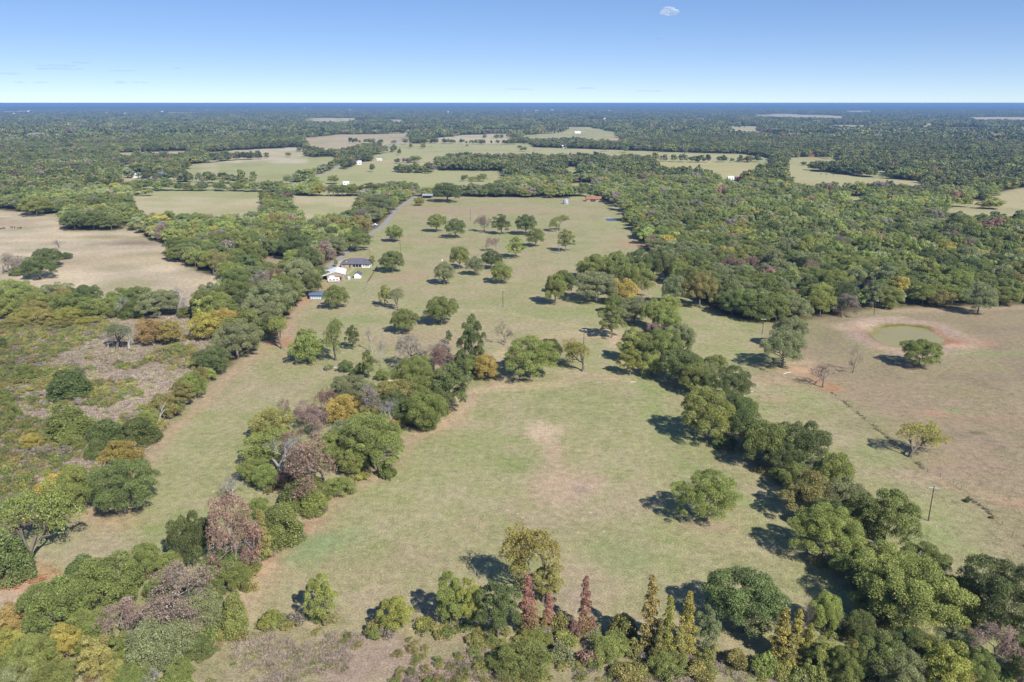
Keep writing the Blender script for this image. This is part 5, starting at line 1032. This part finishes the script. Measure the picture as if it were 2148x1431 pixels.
for i, (x, y) in enumerate(FLECKS):
    fx_, fy_ = P(x, y + 2)
    if i == 0: o = pw
    else:
        o = pw.copy(); COL.objects.link(o)
        for ch in pw.children:
            c = ch.copy(); COL.objects.link(c); c.parent = o
            for g_ in ch.children: d_ = g_.copy(); COL.objects.link(d_); d_.parent = c
    s = np.clip(fy_ / 5500, .6, 1.7); o.location = (fx_, fy_, 1.5); o.rotation_euler = (0, 0, RS.rand() * 3); o.scale = (s * RS.uniform(.8, 1.5), s, min(s, 1.7))
# plant with its tall tower on the horizon
(a, y0) = P(1930, 226.5); ot = empty('water_tower', (a + 40, y0, 0)); MB().lathe([(6, 0), (4, 50), (5, 66), (15, 76), (17, 85), (14, 93), (5, 98), (.1, 99)], 18).build('tower', M_WHITEW, ot, True); MB().lathe([(17.3, 82), (18, 84), (17.3, 86)], 18).build('walkway', M_STEEL, ot); tag(ot, 'tall white water tower on the horizon', 'water tower')
for i, (dx_, w__) in enumerate(((60, 160), (260, 120), (-60, 70))): simple_house('factory_shed', ['long white factory hall near the water tower', 'white factory hall furthest from the water tower', 'small white factory hall beside the water tower'][i], 'factory', (a + dx_, y0 - 500 - 150 * i, 0), 0, w__, 60, 16, 4, M_WHITE, M_WHITE, wins=3)

# ------------------------------------------------------------------ poles
def utility_pole(x, yb, yt, label, arm=True, lamp=False, r=.16):
    X, Y = P(x, yb); h = float(np.clip(top_z(x, yt, Y), 6, 14)); o = empty('utility_pole' if not lamp else 'light_pole', (X, Y, 0), RS.uniform(-.3, .3))
    MB().tube([(0, 0, -1), (0, 0, h * .5), (0, 0, h)], [r, r * .85, r * .68], 8).build('pole', M_CREO, o)
    if arm:
        ca = MB().box(-1.25, 1.25, -.07, .07, h - .55, h - .38).build('crossarm', M_PALEW, o)
        for ax_ in (-1.1, -.45, .45, 1.1): MB().tube([(ax_, 0, h - .38), (ax_, 0, h - .16)], .06, 6).build('insulator', M_WHITEW, ca)
    if lamp:
        a_ = MB().tube([(0, 0, h - .3), (.6, 0, h), (1.1, 0, h)], .04, 6).build('lamp_arm', M_STEEL, o); MB().lathe([(.12, h + .02), (.3, h - .12), (.22, h - .3), (.02, h - .32)], 10, (1.2, 0)).build('lamp_head', M_WHITEW, a_)
    return tag(o, label, 'pole')
M_PALEW = surf('bleached_wood', (.55, .53, .50), .8, var=.2)
utility_pole(1947, 1093, 1020, 'tall utility pole with a crossarm and long shadow near the fence'); utility_pole(1055, 645, 607, 'utility pole alone on the green middle pasture'); utility_pole(1224, 737, 690, 'utility pole behind the yellow-green creek oak')
utility_pole(840, 531, 497, 'utility pole just behind the round oak at the ranch yard', arm=False); utility_pole(987, 464, 440, 'thin utility pole on the brown far end of the ranch pasture', arm=False); utility_pole(1599, 701, 668, 'utility pole between the wood edge and the oak pair', arm=True)
utility_pole(1833, 661, 631, 'light pole in the yard behind the pond', arm=False, lamp=True); utility_pole(769, 496, 478, 'utility pole at the bend of the driveway', arm=False); utility_pole(777, 565, 513, 'slim yard light pole behind the brick ranch house', arm=False, lamp=True, r=.08)
X_, Y_ = P(928, 560); bh = empty('nest_box', (X_, Y_, 0)); MB().tube([(0, 0, -.3), (0, 0, 4.2)], .05, 6).build('post', M_STEEL, bh); MB().box(-.4, .4, -.4, .4, 4.2, 4.9).build('box', M_WHITEW, bh); MB().add([(-.5, -.5, 4.9), (.5, -.5, 4.9), (.5, .5, 4.9), (-.5, .5, 4.9), (0, 0, 5.3)], [(3, 2, 1, 0), (0, 1, 4), (1, 2, 4), (2, 3, 4), (3, 0, 4)]).build('roof', M_WHITEW, bh); tag(bh, 'white nest box on a pole among the pasture oaks', 'nest box')
# ------------------------------------------------------------------ cattle, brush pile, logs
def cow_mesh():
    pts = [(0, 0, 1.05, .34), (.55, 0, 1.08, .36), (-.55, 0, 1.1, .33), (.85, 0, 1.25, .2), (1.15, 0, 1.3, .15), (1.4, 0, 1.15, .11), (1.55, 0, 1.02, .08), (-.85, 0, 1.1, .12), (-.95, 0, .7, .03)]
    ed = [(0, 1), (0, 2), (1, 3), (3, 4), (4, 5), (5, 6), (2, 7), (7, 8)]
    for px_, sgn in ((1, 1), (1, -1), (2, 1), (2, -1)):
        x = pts[px_][0]; b = len(pts); pts += [(x, sgn * .2, .75, .13), (x + (.02 if px_ == 1 else -.1), sgn * .2, .42, .08), (x, sgn * .2, .02, .06)]; ed += [(px_, b), (b, b + 1), (b + 1, b + 2)]
    for sgn in (1, -1): b = len(pts); pts.append((1.1, sgn * .24, 1.38, .04)); ed.append((4, b))
    me = bpy.data.meshes.new('cow_body'); me.from_pydata([p[:3] for p in pts], ed, []); o = bpy.data.objects.new('cow_tmp', me); COL.objects.link(o)
    sk = o.modifiers.new('s', 'SKIN'); ss = o.modifiers.new('u', 'SUBSURF'); ss.levels = 1
    for v, p in zip(me.skin_vertices[0].data, pts): v.radius = (p[3], p[3])
    me.skin_vertices[0].data[0].use_root = True
    dg = bpy.context.evaluated_depsgraph_get(); out = bpy.data.meshes.new_from_object(o.evaluated_get(dg)); bpy.data.objects.remove(o)
    out.materials.clear(); out.materials.append(M_BLACK); return out
CM = cow_mesh()
for i, (x, y) in enumerate([(3, 482), (9, 481), (25, 479), (31, 479), (38, 480), (44, 480), (137, 485), (905, 308), (925, 309), (970, 310), (1050, 306), (1700, 362), (1722, 366), (1733, 367), (1748, 368), (1640, 400)][:15]):
    o = link(bpy.data.objects.new('cow', CM)); o.location = (*P(x, y), 0); o.rotation_euler = (0, 0, RS.rand() * 6.28); o.scale = (1.15,) * 3
    dry = y > 450; tag(o, 'black cow grazing on the dry pale field' if dry else ('black cow on the wide far field' if x < 1200 else 'black cow on the far green field below the red barn'), 'cow', 'cattle on the dry field' if dry else ('cattle on the wide far field' if x < 1200 else 'cattle below the red barn'))
M_RUST = surf('rusty_dry_cedar', srgb(206, 150, 108, .6), .9, var=.4, scale=2, spec=.1)
bp = empty('brush_pile', (*P(78, 1222), 0)); rb = np.random.RandomState(3)
for i in range(60):
    a = rb.rand() * 6.28; r = math.sqrt(rb.rand()); px_, py_ = 6.0 * r * math.cos(a) + 1.5 * rb.normal(), 3.6 * r * math.sin(a); d = rb.rand() * 6.28; L = rb.uniform(.8, 2.4); z = rb.uniform(.05, .55) * (1.2 - r)
    mb = MB(); e = (px_ + L * math.cos(d), py_ + L * math.sin(d), z + rb.uniform(0, .4)); mb.tube([(px_, py_, z), ((px_ + e[0]) / 2, (py_ + e[1]) / 2, (z + e[2]) / 2 + .12), e], [.09, .07, .02], 5)
    for k in range(6):
        t = .3 + .7 * k / 6; s_ = np.array([px_ + (e[0] - px_) * t, py_ + (e[1] - py_) * t, z + (e[2] - z) * t + .08]); q = d + rb.choice([-1, 1]) * rb.uniform(.5, 1.1); mb.tube([s_, s_ + np.array([math.cos(q), math.sin(q), .3]) * rb.uniform(.3, .7)], [.05, .01], 3)
    mb.build('cut_branch', M_RUST, bp)
tag(bp, 'pile of rust-orange cut branches under the forked oak', 'brush pile')
for x, y, L, rz, lb in ((1574, 823, 2.5, .3, 'pale log lying on bare earth beside the pond field hedge'), (826, 800, 4.5, -.2, 'grey log lying along the creek line'), (700, 772, 3.5, .4, 'weathered log below the shrubs of the creek line'), (1328, 802, 2.5, .1, 'pale branch on the ground at the top of the big pasture'), (1652, 783, 5, .5, 'whitened log at the foot of the grey-green oak pair')):
    o = empty('fallen_log', (*P(x, y), 0), rz); MB().tube([(-L / 2, 0, .14), (0, .12, .16), (L / 2, -.05, .12)], [.17, .15, .09], 7).build('log', M_PALEW, o); MB().tube([(L * .1, 0, .15), (L * .3, .5, .35)], [.07, .02], 5).build('stub', M_PALEW, o); tag(o, lb, 'log')
# ------------------------------------------------------------------ clouds and haze
def cloud_mat(name, dens, col=(1, 1, 1)):
    m, n, l = new_mat(name); t = N(n, 'ShaderNodeBsdfTransparent'); d = N(n, 'ShaderNodeBsdfDiffuse'); tl = N(n, 'ShaderNodeBsdfTranslucent')
    d.inputs[0].default_value = tl.inputs[0].default_value = (*col, 1); a = N(n, 'ShaderNodeMixShader'); a.inputs[0].default_value = .45; l.new(d.outputs[0], a.inputs[1]); l.new(tl.outputs[0], a.inputs[2])
    geo = N(n, 'ShaderNodeNewGeometry'); nz = N(n, 'ShaderNodeTexNoise', Scale=.03, Detail=5.0); l.new(geo.outputs['Position'], nz.inputs['Vector'])
    mr = N(n, 'ShaderNodeMapRange'); mr.inputs[1].default_value = .35; mr.inputs[2].default_value = .65; mr.inputs[3].default_value = dens * .3; mr.inputs[4].default_value = dens * 1.5; l.new(nz.outputs[0], mr.inputs[0])
    mx = N(n, 'ShaderNodeMixShader'); l.new(mr.outputs[0], mx.inputs[0]); l.new(t.outputs[0], mx.inputs[1]); l.new(a.outputs[0], mx.inputs[2])
    o = N(n, 'ShaderNodeOutputMaterial'); l.new(mx.outputs[0], o.inputs['Surface']); return m
def cloud(x, y, wpx, hpx, alt, dens, label, seed, group=None, puffs=14, col=(1, 1, 1)):
    dx, dy, dz = ray(x, y); t = (alt - CZ) / dz; c = Vector((dx * t, dy * t, alt)); s = t * math.sqrt(dx * dx + dy * dy + dz * dz) / F
    wm, hm = wpx * s, hpx * s; q = np.random.RandomState(seed); bm = bmesh.new()
    for i in range(puffs):
        u = q.uniform(-.42, .42); r = (.12 + .2 * q.rand()) * (1 - abs(u) * 1.2)
        mt = Matrix.Translation((u * wm, q.uniform(-.25, .25) * wm * .5, (r * .5 + q.rand() * .3 * (1 - 2 * abs(u))) * hm)) @ Matrix.Diagonal((r * wm * 1.3, r * wm * 1.1, r * hm * 1.7, 1))
        bmesh.ops.create_icosphere(bm, subdivisions=2, radius=1.0, matrix=mt)
    me = bpy.data.meshes.new('cloud'); bm.to_mesh(me); bm.free(); me.materials.append(cloud_mat('cloud_vapour', dens, col))
    o = link(bpy.data.objects.new('cloud', me)); o.location = c - Vector((0, 0, hm * .5)); tag(o, label, 'cloud', group)
    rm = o.modifiers.new('fuse', 'REMESH'); rm.mode = 'VOXEL'; rm.voxel_size = max(wm / 70, hm / 14)
    return o
cloud(1404, 18, 34, 17, 1300, .24, 'single small white puffy cloud high in the sky', 3)
for i, (x, y, w_, h_) in enumerate([(116, 136, 62, 4), (121, 143, 84, 4), (168, 130, 30, 4), (18, 153, 40, 4), (250, 147, 46, 3), (40, 172, 24, 3), (85, 172, 26, 3), (252, 171, 22, 5), (290, 171, 34, 4), (1382, 80, 14, 3), (1090, 186, 60, 3), (1370, 190, 70, 3), (1230, 184, 40, 4), (370, 142, 16, 3)]):
    cloud(x, y, w_, h_, 1250, .10, 'faint thin grey cloud streak low over the horizon', 20 + i, 'thin cloud streaks over the horizon', 9, (.42, .52, .66))
hz, n_, l_ = new_mat('haze'); pv = N(n_, 'ShaderNodeVolumePrincipled'); pv.inputs['Color'].default_value = (.27, .48, .85, 1); pv.inputs['Density'].default_value = HAZE_DENSITY; pv.inputs['Anisotropy'].default_value = 0.0
o_ = N(n_, 'ShaderNodeOutputMaterial'); l_.new(pv.outputs[0], o_.inputs['Volume'])
tag(MB().box(-60000, 60000, -60000, 60000, -4, 109).build('haze', hz), 'thin blue air haze over the land', None, None, 'stuff')

# ------------------------------------------------------------------ look-alike trees are told apart by what stands next to them
def tell_apart():
    mark = {'bro': 'a dying tree', 'bare': 'a bare dead tree', 'snag': 'a broken snag', 'ced': 'a cedar', 'sap': 'a young tree'}
    hue = {'y': 'a golden tree', 'o': 'an orange tree', 'ly': 'a yellow-green tree', 'ol': 'an olive tree crown', 'lg': 'a light green tree', 'gy': 'a grey-green tree', 'dg': 'a dark green tree'}
    LM = [('the brick ranch house', P(745, 555), 30), ('the white workshop', P(700, 580), 30), ('the blue barn', P(672, 625), 25), ('the open-sided shed', P(896, 414), 40), ('the orange-roofed house', P(1246, 420), 40), ('the cottage', P(1762, 606), 25),
          ('the silver grain bin', P(1187, 428), 30), ('the small blue pool', P(1300, 460), 40), ('the yard light pole', P(1833, 661), 22), ('the driveway bend', P(803, 476), 22), ('the parked pickup', P(786, 473), 16), ('the brush pile', P(78, 1222), 14)]
    xy = np.array([(t[3], t[4]) for t in TREES])
    for rnd in range(3):
        by = {}
        for i, t in enumerate(TREES): by.setdefault(t[0]['label'], []).append(i)
        for lab, ids in by.items():
            if len(ids) < 2 or len(lab.split()) > 13: continue
            for i in ids:
                o, k, t, x, y = TREES[i]; add = None
                for nm, (lx, ly), r in LM:
                    if rnd == 0 and math.hypot(x - lx, y - ly) < r: add = 'near ' + nm; break
                if add is None:
                    d = np.hypot(xy[:, 0] - x, xy[:, 1] - y); d[i] = 1e9
                    for j in np.argsort(d)[:4]:
                        if d[j] > 14 or TREES[j][1] == 'shrub': continue
                        w_ = mark.get(TREES[j][1]) or hue.get(TREES[j][2])
                        if w_ and w_.split()[1] not in lab: add = ('and ' if ' beside ' in lab or ' near ' in lab and rnd else 'beside ') + w_; break
                if add and len((lab + ' ' + add).split()) <= 16: o['label'] = lab + ' ' + add
tell_apart()
